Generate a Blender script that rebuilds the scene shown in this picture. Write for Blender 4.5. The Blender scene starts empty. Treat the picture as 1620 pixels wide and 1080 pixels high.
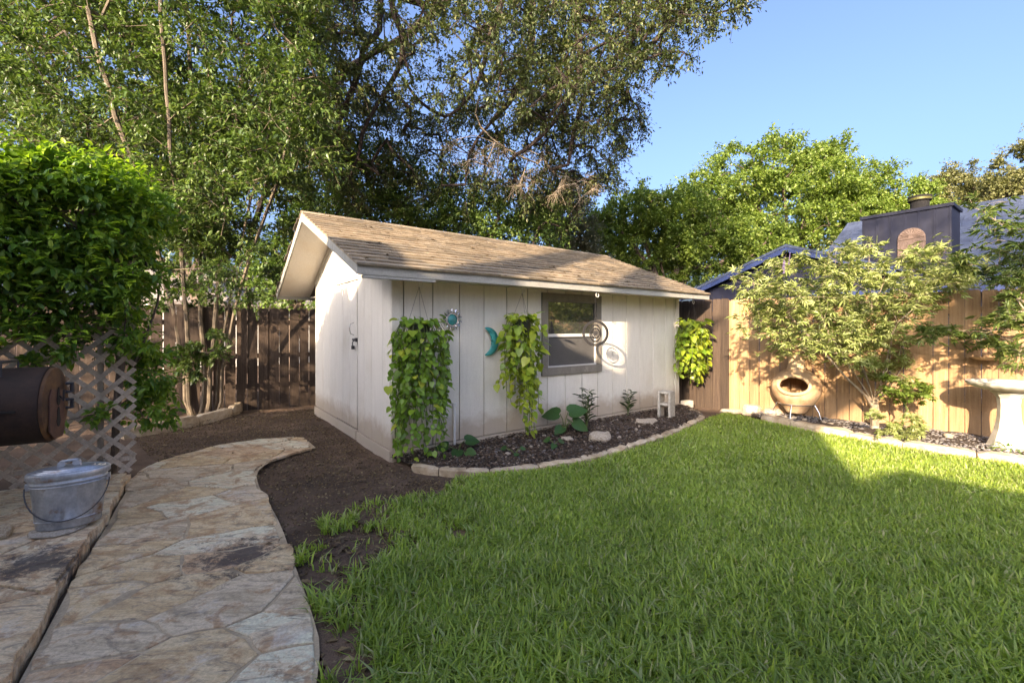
import bpy, bmesh, math, random
import numpy as np
from mathutils import Vector, Matrix, Euler

random.seed(7); rng = np.random.default_rng(11)
R = math.radians
S = bpy.context.scene
COL = S.collection

# ------------------------------------------------------------------ camera, sky, sun, exposure
cam = bpy.data.cameras.new('camera'); cam.sensor_width = 36; cam.lens = 36*700/1620
cam.shift_y = -20/1620; cam.clip_start = 0.05; cam.clip_end = 900
co = bpy.data.objects.new('camera', cam); COL.objects.link(co)
co.location = (0, 0, 1.4); co.rotation_euler = (R(90), 0, 0); S.camera = co

SUN_EL = math.atan(0.37); LX, LY = 0.447, 0.894
w = bpy.data.worlds.new('World'); S.world = w; w.use_nodes = True
nt = w.node_tree; nt.nodes.clear()
sky = nt.nodes.new('ShaderNodeTexSky'); sky.sky_type = 'NISHITA'; sky.sun_disc = False
sky.sun_elevation = SUN_EL; sky.sun_rotation = math.atan2(-LX, -LY)
sky.air_density = 0.75; sky.dust_density = 8.0; sky.ozone_density = 6.0
bg = nt.nodes.new('ShaderNodeBackground'); bg.inputs[1].default_value = 0.12
wo = nt.nodes.new('ShaderNodeOutputWorld')
nt.links.new(sky.outputs[0], bg.inputs[0]); nt.links.new(bg.outputs[0], wo.inputs[0])
sl = bpy.data.lights.new('sun', 'SUN'); sl.energy = 3.3; sl.angle = R(0.55); sl.color = (1, .87, .68)
so = bpy.data.objects.new('sun', sl); COL.objects.link(so)
so.rotation_euler = Vector((LX*math.cos(SUN_EL), LY*math.cos(SUN_EL), -math.sin(SUN_EL))).to_track_quat('-Z', 'Y').to_euler()
S.view_settings.view_transform = 'Standard'; S.view_settings.look = 'None'
S.view_settings.exposure = 2.43; S.view_settings.gamma = 1.0; S.view_settings.use_curve_mapping = False
S.view_settings.use_white_balance = True; S.view_settings.white_balance_temperature = 7700; S.view_settings.white_balance_tint = 17
S.render.engine = 'CYCLES'; S.cycles.use_denoising = True
S.cycles.max_bounces = 8; S.cycles.diffuse_bounces = 6; S.cycles.transparent_max_bounces = 8

# ------------------------------------------------------------------ helpers
def G(px, py, z=0.0):
    """point of the photograph on a level plane -> world"""
    d = (1.4-z)*700/(py-520); return ((px-810)/700*d, d, z)
def P3(px, py, d): return ((px-810)/700*d, d, 1.4+(520-py)/700*d)

def tag(o, label=None, cat=None, group=None, kind=None):
    if label: o['label'] = label
    if cat: o['category'] = cat
    if group: o['group'] = group
    if kind: o['kind'] = kind
    return o
def thing(name, label, cat, loc=(0, 0, 0), rz=0.0, group=None):
    o = bpy.data.objects.new(name, None); COL.objects.link(o); o.empty_display_size = .1
    o.location = loc; o.rotation_euler = (0, 0, rz)
    return tag(o, label, cat, group)
def link(name, me, mat, parent=None, loc=None, rot=None, scale=None):
    o = bpy.data.objects.new(name, me); COL.objects.link(o)
    if mat is not None and not me.materials: me.materials.append(mat)
    if parent: o.parent = parent
    if loc is not None: o.location = loc
    if rot is not None: o.rotation_euler = rot
    if scale is not None: o.scale = (scale,)*3 if isinstance(scale, (int, float)) else scale
    return o

class MB:
    def __init__(s): s.v = []; s.f = []
    def add(s, vs, fs, M=None):
        n = len(s.v)
        for q in vs: s.v.append(tuple(M @ Vector(q)) if M is not None else tuple(q))
        for q in fs: s.f.append(tuple(i+n for i in q))
        return s
    def box(s, x0, x1, y0, y1, z0, z1, M=None):
        vs = [(x0,y0,z0),(x1,y0,z0),(x1,y1,z0),(x0,y1,z0),(x0,y0,z1),(x1,y0,z1),(x1,y1,z1),(x0,y1,z1)]
        return s.add(vs, [(3,2,1,0),(4,5,6,7),(0,1,5,4),(1,2,6,5),(2,3,7,6),(3,0,4,7)], M)
    def prism(s, poly, a, b, f):
        """poly of 2d points extruded from a to b; f(u, v, t) -> xyz"""
        n = len(poly)
        vs = [f(u, v, a) for u, v in poly]+[f(u, v, b) for u, v in poly]
        fs = [tuple(range(n))[::-1], tuple(range(n, 2*n))]+[(i, (i+1) % n, (i+1) % n+n, i+n) for i in range(n)]
        return s.add(vs, fs)
    def tube(s, pts, rad, n=6, cap=True):
        pts = [Vector(p) for p in pts]
        if isinstance(rad, (int, float)): rad = [rad]*len(pts)
        base = len(s.v); prev = None
        for i, p in enumerate(pts):
            d = (pts[min(i+1, len(pts)-1)]-pts[max(i-1, 0)])
            d = d.normalized() if d.length > 1e-9 else Vector((0, 0, 1))
            if prev is None:
                a = d.orthogonal().normalized()
            else:
                a = prev-d*prev.dot(d)
                a = a.normalized() if a.length > 1e-6 else d.orthogonal().normalized()
            prev = a; b = d.cross(a)
            for k in range(n):
                t = 2*math.pi*k/n; s.v.append(tuple(p+(a*math.cos(t)+b*math.sin(t))*rad[i]))
        for i in range(len(pts)-1):
            for k in range(n):
                k2 = (k+1) % n
                s.f.append((base+i*n+k, base+i*n+k2, base+(i+1)*n+k2, base+(i+1)*n+k))
        if cap:
            s.f.append(tuple(base+k for k in range(n))[::-1])
            e = base+(len(pts)-1)*n; s.f.append(tuple(e+k for k in range(n)))
        return s
    def ring(s, c, r, thick, axis=2, n=32, m=6, sy=1.0, M=None):
        pts = []
        vs = []; fs = []
        for i in range(n):
            t = 2*math.pi*i/n
            for k in range(m):
                q = 2*math.pi*k/m; rr = r+thick*math.cos(q)
                p = [rr*math.cos(t), rr*math.sin(t)*sy, thick*math.sin(q)]
                if axis == 1: p = [p[0], p[2], p[1]]
                if axis == 0: p = [p[2], p[0], p[1]]
                vs.append((p[0]+c[0], p[1]+c[1], p[2]+c[2]))
        for i in range(n):
            for k in range(m):
                fs.append((i*m+k, ((i+1) % n)*m+k, ((i+1) % n)*m+(k+1) % m, i*m+(k+1) % m))
        return s.add(vs, fs, M)
    def lathe(s, prof, c=(0, 0, 0), n=32, sx=1.0, sy=1.0, wob=None, M=None):
        vs = []; fs = []
        for j, (r, z) in enumerate(prof):
            for i in range(n):
                t = 2*math.pi*i/n; rr = r*(wob(t, j) if wob else 1)
                vs.append((c[0]+rr*math.cos(t)*sx, c[1]+rr*math.sin(t)*sy, c[2]+z))
        for j in range(len(prof)-1):
            for i in range(n):
                i2 = (i+1) % n; fs.append((j*n+i, j*n+i2, (j+1)*n+i2, (j+1)*n+i))
        if prof[0][0] > 1e-4: fs.append(tuple(range(n))[::-1])
        if prof[-1][0] > 1e-4: fs.append(tuple((len(prof)-1)*n+i for i in range(n)))
        return s.add(vs, fs, M)
    def mesh(s, name, smooth=False):
        me = bpy.data.meshes.new(name); me.from_pydata(s.v, [], s.f); me.validate()
        if smooth: me.shade_smooth()
        return me
    def build(s, name, mat, parent=None, smooth=False, bevel=0, loc=None, rot=None, seg=1):
        me = s.mesh(name, smooth)
        bm = bmesh.new(); bm.from_mesh(me)
        bmesh.ops.recalc_face_normals(bm, faces=bm.faces)
        if bevel:
            bmesh.ops.bevel(bm, geom=[e for e in bm.edges if len(e.link_faces) == 2 and e.calc_face_angle(0) > .5],
                            offset=bevel, segments=seg, affect='EDGES', profile=.6)
        bm.to_mesh(me); bm.free()
        if smooth:
            me.shade_smooth()
            try: me.set_sharp_from_angle(angle=R(40))
            except Exception: pass
        return link(name, me, mat, parent, loc, rot)

def fastmesh(name, V, F):
    """V (n,3), F (m,k) numpy"""
    me = bpy.data.meshes.new(name); V = np.ascontiguousarray(V, np.float32); F = np.ascontiguousarray(F, np.int32)
    m, k = F.shape
    me.vertices.add(len(V)); me.vertices.foreach_set('co', V.ravel())
    me.loops.add(m*k); me.loops.foreach_set('vertex_index', F.ravel())
    me.polygons.add(m); me.polygons.foreach_set('loop_start', np.arange(0, m*k, k, dtype=np.int32))
    try: me.polygons.foreach_set('loop_total', np.full(m, k, np.int32))
    except Exception: pass
    me.update(calc_edges=True)
    return me
def nrm(a): return a/np.maximum(np.linalg.norm(a, axis=-1, keepdims=True), 1e-9)

TL_V = np.array([(0,0,0),(.42,.5,.09),(1,0,-.12),(.42,-.5,.09)]); TL_F = np.array([(0,3,2),(0,2,1)])
TH_V = np.array([(0,0,0),(.18,.36,.05),(.52,.5,.08),(.82,.25,.0),(1,0,-.14),(.82,-.25,0),(.52,-.5,.08),(.18,-.36,.05),(.5,0,0)])
TH_F = np.array([(0,8,1),(8,2,1),(8,3,2),(8,4,3),(0,7,8),(8,7,6),(8,6,5),(8,5,4)])
def leaves(P, D, U, L, Wd, hi=False):
    """leaf blades as one mesh: P origin, D direction, U up hint, L length, Wd width (all arrays)"""
    T, F = (TH_V, TH_F) if hi else (TL_V, TL_F)
    D = nrm(D); Sd = nrm(np.cross(D, U)); N = np.cross(Sd, D)
    L = L[:, None, None]; Wd = Wd[:, None, None]
    V = P[:, None, :]+D[:, None, :]*T[None, :, 0:1]*L+Sd[:, None, :]*T[None, :, 1:2]*Wd+N[:, None, :]*T[None, :, 2:3]*L
    k = len(T); F = F[None]+(np.arange(len(P))*k)[:, None, None]
    return V.reshape(-1, 3), F.reshape(-1, 3)

def inpoly(x, y, poly):
    x = np.asarray(x, float); y = np.asarray(y, float); r = np.zeros(x.shape, bool); n = len(poly)
    for i in range(n):
        x1, y1 = poly[i][:2]; x2, y2 = poly[(i+1) % n][:2]
        if y1 == y2: continue
        c = ((y1 > y) != (y2 > y)) & (x < (x2-x1)*(y-y1)/(y2-y1)+x1); r ^= c
    return r
def sample_poly(poly, n):
    xs = [p[0] for p in poly]; ys = [p[1] for p in poly]; out = np.zeros((0, 2))
    while len(out) < n:
        q = np.stack([rng.uniform(min(xs), max(xs), n*3), rng.uniform(min(ys), max(ys), n*3)], 1)
        out = np.concatenate([out, q[inpoly(q[:, 0], q[:, 1], poly)]])
    return out[:n]
def smooth_line(pts, it=2, closed=False):
    pts = [tuple(p) for p in pts]
    for _ in range(it):
        o = [] if closed else [pts[0]]
        rngi = range(len(pts)) if closed else range(len(pts)-1)
        for i in rngi:
            a = np.array(pts[i]); b = np.array(pts[(i+1) % len(pts)])
            o += [tuple(a*.75+b*.25), tuple(a*.25+b*.75)]
        if not closed: o.append(pts[-1])
        pts = o
    return pts
def vnoise(x, y, s=1.0, seed=0):
    """cheap smooth 2d value noise, numpy"""
    x = np.asarray(x)*s; y = np.asarray(y)*s; xi = np.floor(x).astype(int); yi = np.floor(y).astype(int)
    fx = x-xi; fy = y-yi; fx = fx*fx*(3-2*fx); fy = fy*fy*(3-2*fy)
    def h(a, b):
        q = np.sin(a*127.1+b*311.7+seed*74.7)*43758.5453; return q-np.floor(q)
    return (h(xi,yi)*(1-fx)+h(xi+1,yi)*fx)*(1-fy)+(h(xi,yi+1)*(1-fx)+h(xi+1,yi+1)*fx)*fy

# ------------------------------------------------------------------ materials
MATS = {}
def newmat(name):
    m = bpy.data.materials.new(name); m.use_nodes = True; t = m.node_tree; t.nodes.clear(); MATS[name] = m
    return m, t
def lk(t, a, b): t.links.new(a, b)
def ramp(t, fac, stops):
    r = t.nodes.new('ShaderNodeValToRGB'); e = r.color_ramp.elements
    while len(e) < len(stops): e.new(.5)
    for i, (p, c) in enumerate(stops): e[i].position = p; e[i].color = (*c, 1)
    lk(t, fac, r.inputs[0]); return r.outputs[0]
def noise(t, vec, scale, detail=5, rough=.6, dist=0.0):
    n = t.nodes.new('ShaderNodeTexNoise'); n.inputs['Scale'].default_value = scale; n.inputs['Detail'].default_value = detail
    n.inputs['Roughness'].default_value = rough; n.inputs['Distortion'].default_value = dist
    lk(t, vec, n.inputs['Vector']); return n.outputs[0]
def mapping(t, sc=(1, 1, 1), rot=(0, 0, 0), coord='Object', shift=True):
    c = t.nodes.new('ShaderNodeTexCoord'); m = t.nodes.new('ShaderNodeMapping'); m.inputs['Scale'].default_value = sc
    m.inputs['Rotation'].default_value = rot
    lk(t, c.outputs[coord], m.inputs[0])
    if shift:   # each object gets its own piece of the pattern
        oi = t.nodes.new('ShaderNodeObjectInfo'); mul = t.nodes.new('ShaderNodeVectorMath'); mul.operation = 'SCALE'
        cb = t.nodes.new('ShaderNodeCombineXYZ')
        for k in range(3): lk(t, oi.outputs['Random'], cb.inputs[k])
        lk(t, cb.outputs[0], mul.inputs[0]); mul.inputs['Scale'].default_value = 37.0
        lk(t, mul.outputs[0], m.inputs['Location'])
    return m.outputs[0]
def math_(t, op, a, b=None):
    n = t.nodes.new('ShaderNodeMath'); n.operation = op
    for i, x in enumerate((a, b)):
        if x is None: continue
        if isinstance(x, (int, float)): n.inputs[i].default_value = x
        else: lk(t, x, n.inputs[i])
    return n.outputs[0]
def mix(t, f, a, b, mode='MIX'):
    n = t.nodes.new('ShaderNodeMix'); n.data_type = 'RGBA'; n.blend_type = mode
    for s_, x in ((n.inputs[0], f), (n.inputs[6], a), (n.inputs[7], b)):
        if isinstance(x, (int, float)): s_.default_value = x
        elif isinstance(x, tuple): s_.default_value = (*x, 1)
        else: lk(t, x, s_)
    return n.outputs[2]
def surf(name, stops, sc=(1, 1, 1), ns=6, rough=.8, bump=.3, bd=.01, vary=.15, metallic=0.0, dirt=None, dirts=2.0, dirtr=(.45, .65),
         fine=60, fineamt=.25, rot=(0, 0, 0), spec=.35, dist=0.0, shift=True, coord='Object'):
    m, t = newmat(name)
    vec = mapping(t, sc, rot, coord, shift); vec1 = mapping(t, (1, 1, 1), rot, coord, shift)
    n1 = noise(t, vec, ns, 6, .62, dist); col = ramp(t, n1, stops)
    nf = noise(t, vec1, fine, 3, .6)
    col = mix(t, fineamt, col, ramp(t, nf, [(.3, (.25, .25, .25)), (.7, (1, 1, 1))]), 'MULTIPLY')
    if dirt:
        nd = noise(t, vec1, dirts, 5, .65); f = ramp(t, nd, [(dirtr[0], (0, 0, 0)), (dirtr[1], (1, 1, 1))])
        col = mix(t, f, col, dirt)
    if vary:
        oi = t.nodes.new('ShaderNodeObjectInfo'); hs = t.nodes.new('ShaderNodeHueSaturation')
        v = math_(t, 'ADD', math_(t, 'MULTIPLY', oi.outputs['Random'], 2*vary), 1-vary)
        lk(t, v, hs.inputs['Value']); lk(t, col, hs.inputs['Color']); col = hs.outputs[0]
    b = t.nodes.new('ShaderNodeBsdfPrincipled'); lk(t, col, b.inputs['Base Color'])
    b.inputs['Roughness'].default_value = rough; b.inputs['Metallic'].default_value = metallic
    b.inputs['Specular IOR Level'].default_value = spec
    if bump:
        bp = t.nodes.new('ShaderNodeBump'); bp.inputs['Strength'].default_value = bump; bp.inputs['Distance'].default_value = bd
        h = math_(t, 'ADD', n1, math_(t, 'MULTIPLY', nf, .35)); lk(t, h, bp.inputs['Height']); lk(t, bp.outputs[0], b.inputs['Normal'])
    o = t.nodes.new('ShaderNodeOutputMaterial'); lk(t, b.outputs[0], o.inputs[0])
    return m
def leafmat(name, cols, trans=.35, rough=.45, tcol=1.5, per='island'):
    m, t = newmat(name)
    g = t.nodes.new('ShaderNodeNewGeometry'); oi = t.nodes.new('ShaderNodeObjectInfo')
    f = g.outputs['Random Per Island'] if per == 'island' else oi.outputs['Random']
    n = len(cols); col = ramp(t, f, [(i/(n-1), c) for i, c in enumerate(cols)])
    vec = mapping(t, (1, 1, 1), shift=False); pn = noise(t, vec, .9 if per == 'island' else 25, 3)
    col = mix(t, .55, col, ramp(t, pn, [(.3, (.5, .55, .5)), (.7, (1.25, 1.2, 1.1))]), 'MULTIPLY')
    b = t.nodes.new('ShaderNodeBsdfPrincipled'); lk(t, col, b.inputs['Base Color']); b.inputs['Roughness'].default_value = rough
    b.inputs['Specular IOR Level'].default_value = .35
    tr = t.nodes.new('ShaderNodeBsdfTranslucent'); tc = mix(t, 1.0, col, (tcol*1.05, tcol*1.1, tcol*.55), 'MULTIPLY'); lk(t, tc, tr.inputs[0])
    ms = t.nodes.new('ShaderNodeMixShader'); ms.inputs[0].default_value = trans
    lk(t, b.outputs[0], ms.inputs[1]); lk(t, tr.outputs[0], ms.inputs[2])
    o = t.nodes.new('ShaderNodeOutputMaterial'); lk(t, ms.outputs[0], o.inputs[0]); return m
def plain(name, c, rough=.6, metallic=0.0, spec=.4): return surf(name, [(.3, tuple(x*.85 for x in c)), (.7, c)], rough=rough, metallic=metallic, bump=.1, vary=.05, spec=spec, fineamt=.15)

m_siding = surf('siding_paint', [(.3, (0.646,0.616,0.546)), (.7, (0.709,0.678,0.604))], sc=(1,1,.12), ns=26, rough=.7, bump=.35, bd=.003, vary=.03, dirt=(0.521,0.475,0.389), dirts=1.1, dirtr=(.52,.85), fineamt=.12)
t = m_siding.node_tree; bs = [n for n in t.nodes if n.type == 'BSDF_PRINCIPLED'][0]; src = bs.inputs['Base Color'].links[0].from_socket
v0 = mapping(t, (1,1,1), shift=False); sx_ = t.nodes.new('ShaderNodeSeparateXYZ'); lk(t, v0, sx_.inputs[0])
hgt = math_(t, 'ADD', sx_.outputs['Z'], math_(t, 'MULTIPLY', noise(t, v0, 5, 6, .7), -.45))
lk(t, mix(t, ramp(t, hgt, [(.0, (.75,.75,.75)), (.18, (0,0,0))]), src, (.36,.28,.2)), bs.inputs['Base Color'])
m_trim = surf('trim_paint', [(.3, (.27,.27,.245)), (.7, (.35,.35,.315))], sc=(.2,1,1), ns=20, rough=.65, bump=.3, bd=.002, vary=.06, dirt=(.2,.18,.15), dirts=3, dirtr=(.6,.75))
m_wintrim = surf('window_trim_paint', [(.3, (.17,.155,.13)), (.7, (.235,.215,.185))], sc=(1,1,.3), ns=18, rough=.6, bump=.3, bd=.002, vary=.05, dirt=(.3,.28,.24), dirts=4, dirtr=(.6,.75))
m_soffit = surf('soffit_paint', [(.3, (.62,.58,.52)), (.7, (.7,.66,.60))], ns=4, rough=.8, bump=.1, vary=.03, dirt=(.5,.42,.32), dirts=2, dirtr=(.5,.8))
m_shingle = surf('asphalt_shingle', [(.3, (0.172,0.124,0.0819)), (.5, (0.27,0.213,0.142)), (.7, (0.362,0.307,0.224))], sc=(1,4,1), ns=7, rough=.95, bump=.6, bd=.006, vary=.28, fine=160, fineamt=.55, dirt=(0.108,0.101,0.0894), dirts=1.4, dirtr=(.5,.7))
m_shingle_edge = surf('weathered_shingle', [(.3, (.10,.08,.06)), (.7, (.22,.18,.14))], ns=9, rough=.95, bump=.6, vary=.2)
m_dark = plain('dark_gap', (.02,.018,.016), .9)
m_white = plain('white_plastic', (.75,.74,.7), .4)
m_alu = plain('window_sash', (.62,.61,.58), .4)
m_wood_l = surf('brown_fence_wood', [(.3, (0.0368,0.0242,0.018)), (.6, (0.0695,0.0483,0.0349)), (.75, (0.0981,0.0725,0.0528))], sc=(3,3,.16), ns=14, rough=.85, bump=.5, bd=.004, vary=.25, fineamt=.3)
m_wood_r = surf('stained_fence_wood', [(.3, (0.234,0.132,0.0621)), (.55, (0.36,0.221,0.112)), (.75, (0.45,0.3,0.166))], sc=(3,3,.14), ns=12, rough=.8, bump=.45, bd=.004, vary=.16, fineamt=.3, dirt=(0.27,0.176,0.0994), dirts=2.2, dirtr=(.45,.75))
m_lattice = surf('lattice_wood', [(.3, (0.36,0.292,0.22)), (.7, (0.594,0.483,0.369))], sc=(4,1,1), ns=20, rough=.85, bump=.4, bd=.002, vary=.18, dirt=(0.252,0.2,0.142), dirts=6, dirtr=(.5,.75))
m_soil = surf('bare_soil', [(.25, (0.0878,0.0542,0.0351)), (.5, (0.16,0.102,0.067)), (.75, (0.271,0.178,0.118))], ns=3.2, rough=1, bump=1, bd=.02, vary=0, fine=120, fineamt=.6, dirt=(0.0638,0.043,0.0303), dirts=.9, dirtr=(.46,.68), shift=False)
m_mulch = surf('mulch', [(.3, (0.0252,0.0196,0.0168)), (.7, (0.105,0.077,0.0588))], ns=30, rough=1, bump=1, bd=.02, vary=0, fine=140, fineamt=.6, shift=False)
m_lawnbase = surf('thatch', [(.3, (.06,.045,.028)), (.7, (.13,.105,.06))], ns=9, rough=1, bump=1, bd=.02, vary=0, fine=150, fineamt=.5, shift=False)
m_mortar = surf('mortar', [(.3, (0.385,0.292,0.188)), (.7, (0.616,0.486,0.323))], ns=4, rough=.95, bump=.7, bd=.01, vary=0, fine=90, fineamt=.4, dirt=(0.154,0.12,0.0875), dirts=2.5, dirtr=(.5,.7), shift=False)
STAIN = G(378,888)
def stonemat(name, a, b, c, rot=.9, stain=None):
    m, t = newmat(name)
    vec = mapping(t, (.7,2.2,1), (0,0,rot)); v1 = mapping(t, (1,1,1), (0,0,rot)); v0 = mapping(t, (1,1,1), shift=False)
    n1 = noise(t, vec, 2.6, 8, .68, 1.6); col = ramp(t, n1, [(.30, a), (.46, b), (.56, c), (.72, tuple(x*.8+.06 for x in b))])
    n2 = noise(t, v1, 5.5, 7, .7, .8); col = mix(t, ramp(t, n2, [(.52, (0,0,0)), (.60, (.75,.75,.75))]), col, (.42,.24,.12))
    n3 = noise(t, vec, 7, 8, .75, 2.2); col = mix(t, ramp(t, n3, [(.50, (0,0,0)), (.66, (.8,.8,.8))]), col, (.17,.14,.115))
    n4 = noise(t, v1, 3.1, 6, .7, .5); col = mix(t, ramp(t, n4, [(.56, (0,0,0)), (.68, (.7,.7,.7))]), col, (.62,.56,.47))
    nf = noise(t, v0, 70, 4, .7); col = mix(t, .45, col, ramp(t, nf, [(.3, (.35,.33,.32)), (.62, (1.05,1.05,1.05))]), 'MULTIPLY')
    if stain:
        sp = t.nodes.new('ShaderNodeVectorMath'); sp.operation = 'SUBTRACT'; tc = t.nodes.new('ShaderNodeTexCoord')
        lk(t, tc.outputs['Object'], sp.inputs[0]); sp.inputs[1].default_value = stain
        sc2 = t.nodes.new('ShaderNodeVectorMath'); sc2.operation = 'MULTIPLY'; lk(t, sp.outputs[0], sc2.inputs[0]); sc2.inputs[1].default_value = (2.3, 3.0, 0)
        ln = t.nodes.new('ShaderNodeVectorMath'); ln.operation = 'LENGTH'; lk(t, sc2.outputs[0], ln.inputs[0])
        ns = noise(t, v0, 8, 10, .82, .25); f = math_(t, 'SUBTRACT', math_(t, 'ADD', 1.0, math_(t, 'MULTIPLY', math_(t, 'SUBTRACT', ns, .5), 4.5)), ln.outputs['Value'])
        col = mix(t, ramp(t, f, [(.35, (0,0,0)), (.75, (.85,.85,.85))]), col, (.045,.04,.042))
    b_ = t.nodes.new('ShaderNodeBsdfPrincipled'); lk(t, col, b_.inputs['Base Color']); b_.inputs['Roughness'].default_value = .8; b_.inputs['Specular IOR Level'].default_value = .3
    bp = t.nodes.new('ShaderNodeBump'); bp.inputs['Strength'].default_value = .8; bp.inputs['Distance'].default_value = .012
    h = math_(t, 'ADD', n1, math_(t, 'ADD', math_(t, 'MULTIPLY', n3, .8), math_(t, 'MULTIPLY', nf, .3))); lk(t, h, bp.inputs['Height']); lk(t, bp.outputs[0], b_.inputs['Normal'])
    o = t.nodes.new('ShaderNodeOutputMaterial'); lk(t, b_.outputs[0], o.inputs[0]); return m
m_stone = [stonemat('flagstone_tan', (0.417,0.278,0.151), (0.612,0.437,0.244), (0.723,0.556,0.337), .5, STAIN),
           stonemat('flagstone_pale', (0.528,0.397,0.255), (0.723,0.582,0.395), (0.74,0.702,0.511), .5, STAIN),
           stonemat('flagstone_rust', (0.445,0.252,0.139), (0.584,0.384,0.221), (0.695,0.503,0.314), .5, STAIN),
           stonemat('flagstone_grey', (0.389,0.305,0.198), (0.556,0.437,0.291), (0.695,0.556,0.384), .5, STAIN)]
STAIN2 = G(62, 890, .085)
m_patio = [stonemat('patio_stone', (0.417,0.265,0.151), (0.626,0.437,0.255), (0.74,0.569,0.36), .45, STAIN2), stonemat('patio_stone_pale', (0.473,0.331,0.209), (0.667,0.503,0.325), (0.74,0.635,0.429), .45, STAIN2)]
m_kerb = surf('limestone_kerb', [(.3, (0.374,0.275,0.165)), (.5, (0.528,0.418,0.286)), (.75, (0.66,0.572,0.44))], ns=7, rough=.9, bump=.7, bd=.015, vary=.12, fineamt=.3, dirt=(0.242,0.176,0.11), dirts=6, dirtr=(.5,.72))
m_rock = surf('pale_rock', [(.3, (.38,.31,.23)), (.7, (.62,.55,.45))], ns=9, rough=.9, bump=.8, bd=.015, vary=.1, dirt=(.2,.15,.1), dirts=8, dirtr=(.5,.7))
def isl(name, cols, rough=.85, spec=.3):
    m, t = newmat(name); g = t.nodes.new('ShaderNodeNewGeometry'); n = len(cols)
    col = ramp(t, g.outputs['Random Per Island'], [(i/(n-1), c) for i, c in enumerate(cols)])
    vec = mapping(t, (1,1,1)); col = mix(t, .4, col, ramp(t, noise(t, vec, 60), [(.3, (.4,.4,.4)), (.7, (1.1,1.1,1.1))]), 'MULTIPLY')
    b = t.nodes.new('ShaderNodeBsdfPrincipled'); lk(t, col, b.inputs['Base Color']); b.inputs['Roughness'].default_value = rough
    b.inputs['Specular IOR Level'].default_value = spec
    o = t.nodes.new('ShaderNodeOutputMaterial'); lk(t, b.outputs[0], o.inputs[0]); return m
m_pebble = isl('pebbles', [(.04,.028,.02), (.10,.085,.075), (.13,.085,.055), (.07,.05,.035), (.17,.155,.15), (.05,.035,.025), (.36,.29,.22), (.03,.022,.018)])
m_chip = isl('slate_chips', [(.10,.10,.115), (.17,.165,.17), (.25,.23,.21), (.13,.125,.13), (.32,.29,.25)])
m_bark_chip = isl('bark_chips', [(0.042,0.028,0.0196), (0.084,0.0532,0.035), (0.063,0.042,0.028), (0.14,0.091,0.0588)])
m_litter = isl('leaf_litter', [(.05,.03,.018), (.12,.075,.04), (.2,.14,.07), (.07,.05,.035), (.3,.23,.12)])
m_bark = surf('tree_bark', [(.3, (.06,.045,.035)), (.7, (.17,.13,.10))], sc=(3,3,.6), ns=8, rough=.95, bump=.8, bd=.01, vary=.1)
m_bark_dark = surf('oak_bark', [(.3, (.022,.016,.013)), (.7, (.075,.055,.045))], sc=(3,3,.6), ns=7, rough=.95, bump=.8, bd=.01, vary=.1)
m_bark_stem = surf('stem_bark', [(.3, (.085,.068,.048)), (.7, (.20,.16,.115))], sc=(3,3,.8), ns=6, rough=.9, bump=.5, bd=.005, vary=.1)
m_bark_pale = surf('pale_bark', [(.3, (.15,.12,.085)), (.7, (.32,.26,.19))], sc=(3,3,.8), ns=6, rough=.9, bump=.5, bd=.005, vary=.1)
m_grass = leafmat('grass_blades', [(.13,.20,.045), (.30,.42,.06), (.20,.31,.07), (.37,.50,.08), (.24,.36,.10), (.42,.52,.10), (.30,.40,.15), (.52,.50,.28)], .45, .40, 1.3)
m_privet = leafmat('privet_leaves', [(0.0363,0.0687,0.0195), (0.0648,0.118,0.0279), (0.11,0.165,0.0418), (0.0518,0.0963,0.0279), (0.155,0.207,0.0697)], .3, .35, 1.5)
m_vine_bright = leafmat('brightened_vine_leaves', [(0.125,0.25,0.025), (0.225,0.375,0.0375), (0.325,0.45,0.05)], .35, .4, 1.5)  # yellow-green tint standing in for sunlight on the vine
m_vine = leafmat('vine_leaves', [(0.0543,0.121,0.0216), (0.0978,0.206,0.0309), (0.175,0.293,0.0386), (0.0762,0.172,0.0309), (0.261,0.378,0.0465)], .35, .38, 1.6)
m_oak = leafmat('oak_leaves', [(0.0444,0.0712,0.0255), (0.0848,0.119,0.0382), (0.131,0.162,0.0551), (0.0606,0.0997,0.0382), (0.202,0.203,0.0848)], .25, .4, 1.3)
m_drytwig = leafmat('dry_oak_leaves', [(.10,.07,.04), (.16,.115,.07), (.20,.15,.09), (.07,.06,.03)], .25, .6, 1.2)
m_bright = leafmat('bright_leaves', [(0.0675,0.114,0.0224), (0.123,0.195,0.0352), (0.184,0.253,0.0479), (0.098,0.161,0.032), (0.233,0.287,0.0799)], .35, .45, 1.6)
m_olive = leafmat('olive_leaves', [(0.084,0.096,0.036), (0.144,0.15,0.06), (0.192,0.192,0.084), (0.12,0.132,0.048)], .3, .5, 1.4)
m_grey_leaf = leafmat('grey_leaves', [(0.108,0.12,0.072), (0.18,0.186,0.12), (0.24,0.228,0.156), (0.12,0.132,0.072)], .3, .5, 1.3)
m_forest = leafmat('background_leaves', [(0.0562,0.108,0.0328), (0.112,0.196,0.0469), (0.18,0.254,0.0704), (0.0787,0.137,0.0422)], .35, .45, 1.5)
m_vitex = leafmat('vitex_leaves', [(.17,.22,.06), (.27,.32,.11), (.34,.37,.16), (.20,.27,.07), (.42,.44,.24)], .3, .42, 1.4)
m_vitex_r = leafmat('deep_palmate_leaves', [(.05,.09,.025), (.09,.14,.035), (.13,.19,.05), (.17,.20,.07)], .35, .42, 1.5)
m_pothos = leafmat('pothos_leaves', [(0.105,0.208,0.026), (0.179,0.312,0.0364), (0.254,0.39,0.0455), (0.135,0.247,0.0325), (0.448,0.468,0.065)], .35, .32, 1.5, per='object')
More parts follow.
